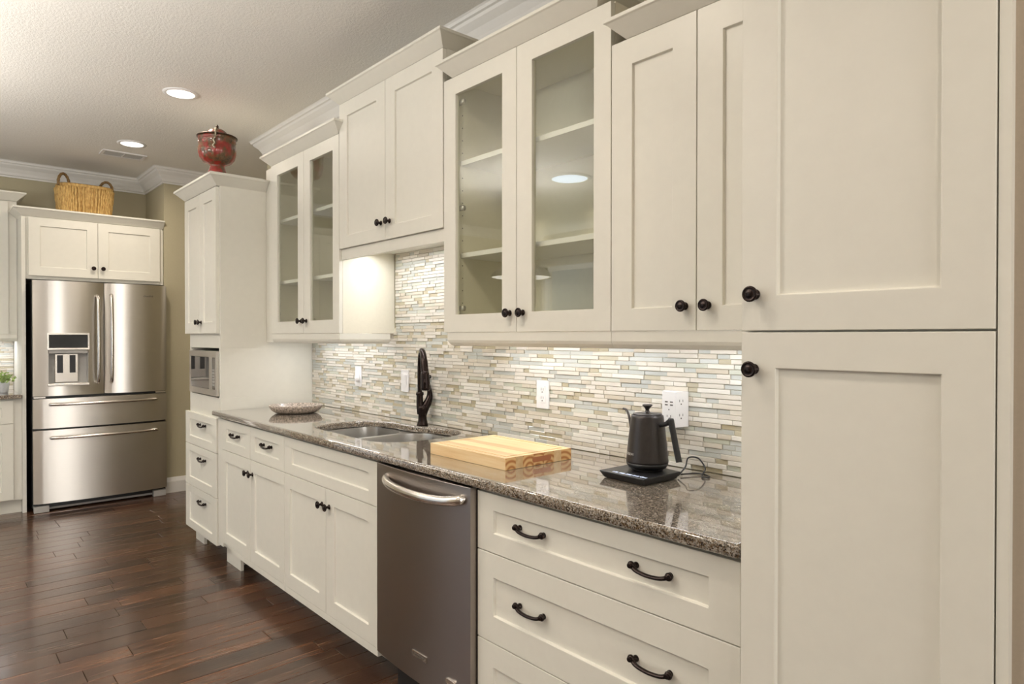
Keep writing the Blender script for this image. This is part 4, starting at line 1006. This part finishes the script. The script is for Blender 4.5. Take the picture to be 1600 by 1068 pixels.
b = MB(); b.lathe([(0.0455, Z0+.1667), (0.0450, Z0+.170), (0.030, Z0+.1715), (0.010, Z0+.173), (0.0065, Z0+.177), (0.0060, Z0+.183), (0.0105, Z0+.190), (0.0155, Z0+.1945), (0.0160, Z0+.1975), (0.0120, Z0+.1995)], c=(KX, KY, 0), n=40); part('lid', b, M['kettle'], kt)
K = lambda a, z: (KX+a*0.985, KY+a*-0.05, Z0+z)
Ks = lambda a, z: (KX-a*0.93, KY+a*0.30, Z0+z)
b = MB(); sp = cr([Ks(.055, .020), Ks(.075, .030), Ks(.085, .052), Ks(.088, .085), Ks(.094, .120), Ks(.104, .150), Ks(.120, .169), Ks(.139, .172)], 6)
b.tube(sp, [max(0.0036, 0.0078-0.00012*i) for i in range(len(sp))], 12); part('spout', b, M['kettle'], kt)
b = MB(); b.tube(cr([K(.048, .138), K(.070, .143), K(.086, .151), K(.094, .160)], 5), [0.0075]*8+[0.009]*8, 10)
b.tube(cr([K(.093, .163), K(.096, .145), K(.104, .110), K(.114, .070), K(.124, .034)], 6), [0.0085, .0095, .0105, .011]+[.0112]*21, 12, flat=0.75)
part('handle', b, M['black'], kt)
tx = text_mesh('COSORI', 0.0105, 0.0001, M['printed'])
for v in tx.vertices:     # wrap the print round the kettle wall
    th = v.co.x/0.0638 - PI/2 - 0.36; r_ = 0.0642 + v.co.z
    v.co = Vector((r_*math.cos(th), r_*math.sin(th), v.co.y))
inst('lettering', tx, kb_, (KX, KY, Z0+.047))

# outlets and switch on the tiles
def plate(name, label, cat, x, z, kind, group=None):
    t = thing(name, label, cat, (x, YT, z-.058), 0, group)
    b = MB(); b.prism(rrect(x-.035, x+.035, z-.0575, z+.0575, .004, 3), YT-.0055, YT-.0002, 'y'); part('cover_plate', b, M['whiteplastic'], t, bevel=.0012)
    y = YT-.0055
    if kind == 'duplex':
        b = MB(); b.prism(rrect(x-.017, x+.017, z-.034, z+.034, .004, 3), y-.0018, y-.0001, 'y'); soc = part('socket', b, M['whiteplastic'], t)
        b = MB()
        for dz in (-.0175, .0175):
            b.box(x-.0075, x-.0052, y-.0021, y-.0017, z+dz-.001, z+dz+.009); b.box(x+.0052, x+.0075, y-.0021, y-.0017, z+dz-.001, z+dz+.009)
            b.lathe([(0.0028, 0.0017), (0.0028, .0021)], c=(x, y, z+dz-.008), n=10, axis='-y')
        part('socket_slots', b, M['slot'], soc)
    elif kind == 'rocker':
        b = MB(); b.add([(x-.0165, y-.001, z-.033), (x+.0165, y-.001, z-.033), (x+.0165, y-.0045, z+.033), (x-.0165, y-.0045, z+.033), (x-.0165, y-.0001, z-.033), (x+.0165, y-.0001, z-.033), (x+.0165, y-.0001, z+.033), (x-.0165, y-.0001, z+.033)],
                        [(0,1,2,3),(7,6,5,4),(0,4,5,1),(1,5,6,2),(2,6,7,3),(3,7,4,0)]); part('rocker', b, M['whiteplastic'], t)
    else:
        b = MB(); b.prism(rrect(x-.017, x+.017, z-.034, z+.034, .004, 3), y-.0018, y-.0001, 'y'); part('socket', b, M['whiteplastic'], t)
        b = MB(); b.lathe([(0.020, 0.0018), (0.021, 0.010), (0.017, 0.016), (0.004, 0.017)], c=(x+.004, y, z-.012), n=24, axis='-y'); part('plug_cover', b, M['whiteplastic'], t)
    return t
plate('wall_outlet', 'white outlet with round plug cover on the tiles under the smaller glass cabinet', 'outlet', -3.498, 1.123, 'plug')
plate('light_switch', 'white rocker light switch on the tiles left of the faucet', 'switch', -2.997, 1.121, 'rocker')
plate('wall_outlet', 'white duplex outlet on the tiles above the cutting board', 'outlet', -1.953, 1.118, 'duplex')
# multi-outlet charger
mc = thing('outlet_extender', 'white wedge-shaped multi-outlet charger with four usb ports on the wall behind the kettle', 'outlet', (-1.305, YT, 1.055))
plan = [(-1.354, YT-.0002), (-1.352, YT-.012), (-1.328, YT-.055), (-1.273, YT-.055), (-1.262, YT-.012), (-1.260, YT-.0002)]
b = MB(); b.prism(list(reversed(plan)), 1.056, 1.172, 'z'); eb = part('housing', b, M['whiteplastic'], mc, bevel=.003, seg=3)
yf_ = YT-.0552
b = MB()
for i in range(2):
    for j in range(2): b.box(-1.316+.020*i, -1.305+.020*i, yf_-.0004, yf_+.001, 1.1365-.010*j, 1.1405-.010*j)
b.lathe([(0.0022, 0), (0.0022, .0004)], c=(-1.3005, yf_, 1.113), n=10, axis='-y')
b.box(-1.3085, -1.3065, yf_-.0004, yf_+.001, 1.088, 1.095); b.box(-1.2945, -1.2925, yf_-.0004, yf_+.001, 1.088, 1.095)
b.lathe([(0.0025, 0), (0.0025, .0004)], c=(-1.3005, yf_, 1.080), n=10, axis='-y')
part('usb_port', b, M['slot'], eb, kind='stuff')
p0 = Vector((-1.273, YT-.055, 0)); p1 = Vector((-1.262, YT-.012, 0)); dv = (p1-p0).normalized(); nn = Vector((dv.y, -dv.x, 0)); mid = (p0+p1)/2
b = MB()
def slot(cx, zc, w, h):
    c0 = mid+dv*cx+nn*0.0004
    V = []
    for (s1, zz) in ((-w, -h), (w, -h), (w, h), (-w, h)): V.append(tuple(c0+dv*s1+Vector((0, 0, zc+zz))))
    for (s1, zz) in ((-w, -h), (w, -h), (w, h), (-w, h)): V.append(tuple(c0-nn*0.001+dv*s1+Vector((0, 0, zc+zz))))
    b.add(V, [(0,1,2,3),(7,6,5,4),(0,4,5,1),(1,5,6,2),(2,6,7,3),(3,7,4,0)])
for zc in (1.136, 1.089):
    slot(-.007, zc+.007, .0010, .004); slot(.007, zc+.007, .0010, .004); slot(0, zc-.004, .0022, .0022)
part('socket_slots', b, M['slot'], eb)

# small plant on the side counter
LX, LY = -6.52, -1.475
pl = thing('potted_plant', 'small bright green plant in a pale glass pot at the left edge', 'plant', (LX, LY, 0.9145))
b = MB(); b.lathe([(0.033, 0.9147), (0.035, 0.917), (0.043, 0.985), (0.045, 0.995), (0.041, 0.995), (0.038, 0.985)], c=(LX, LY, 0), n=28); part('pot', b, M['pot'], pl)
b = MB(); rnd = random.Random(3)
for i in range(170):
    a = rnd.random()*2*PI; el = rnd.random()*1.4; r = 0.035+0.055*rnd.random()
    c0 = Vector((LX+r*math.cos(a)*math.cos(el), LY+r*math.sin(a)*math.cos(el), 1.002+r*math.sin(el)*0.9))
    d = Vector((rnd.uniform(-1, 1), rnd.uniform(-1, 1), rnd.uniform(-.2, 1))).normalized()*0.016; w = d.cross(Vector((rnd.random(), rnd.random(), rnd.random()))).normalized()*0.007
    b.add([c0-d, c0+w, c0+d, c0-w], [(0, 1, 2, 3)])
for i in range(14):
    a = i*0.45; b.tube([(LX, LY, 0.985), (LX+.05*math.cos(a), LY+.05*math.sin(a), 1.05)], 0.0015, 5)
part('foliage', b, M['leaf'], pl, kind='stuff')
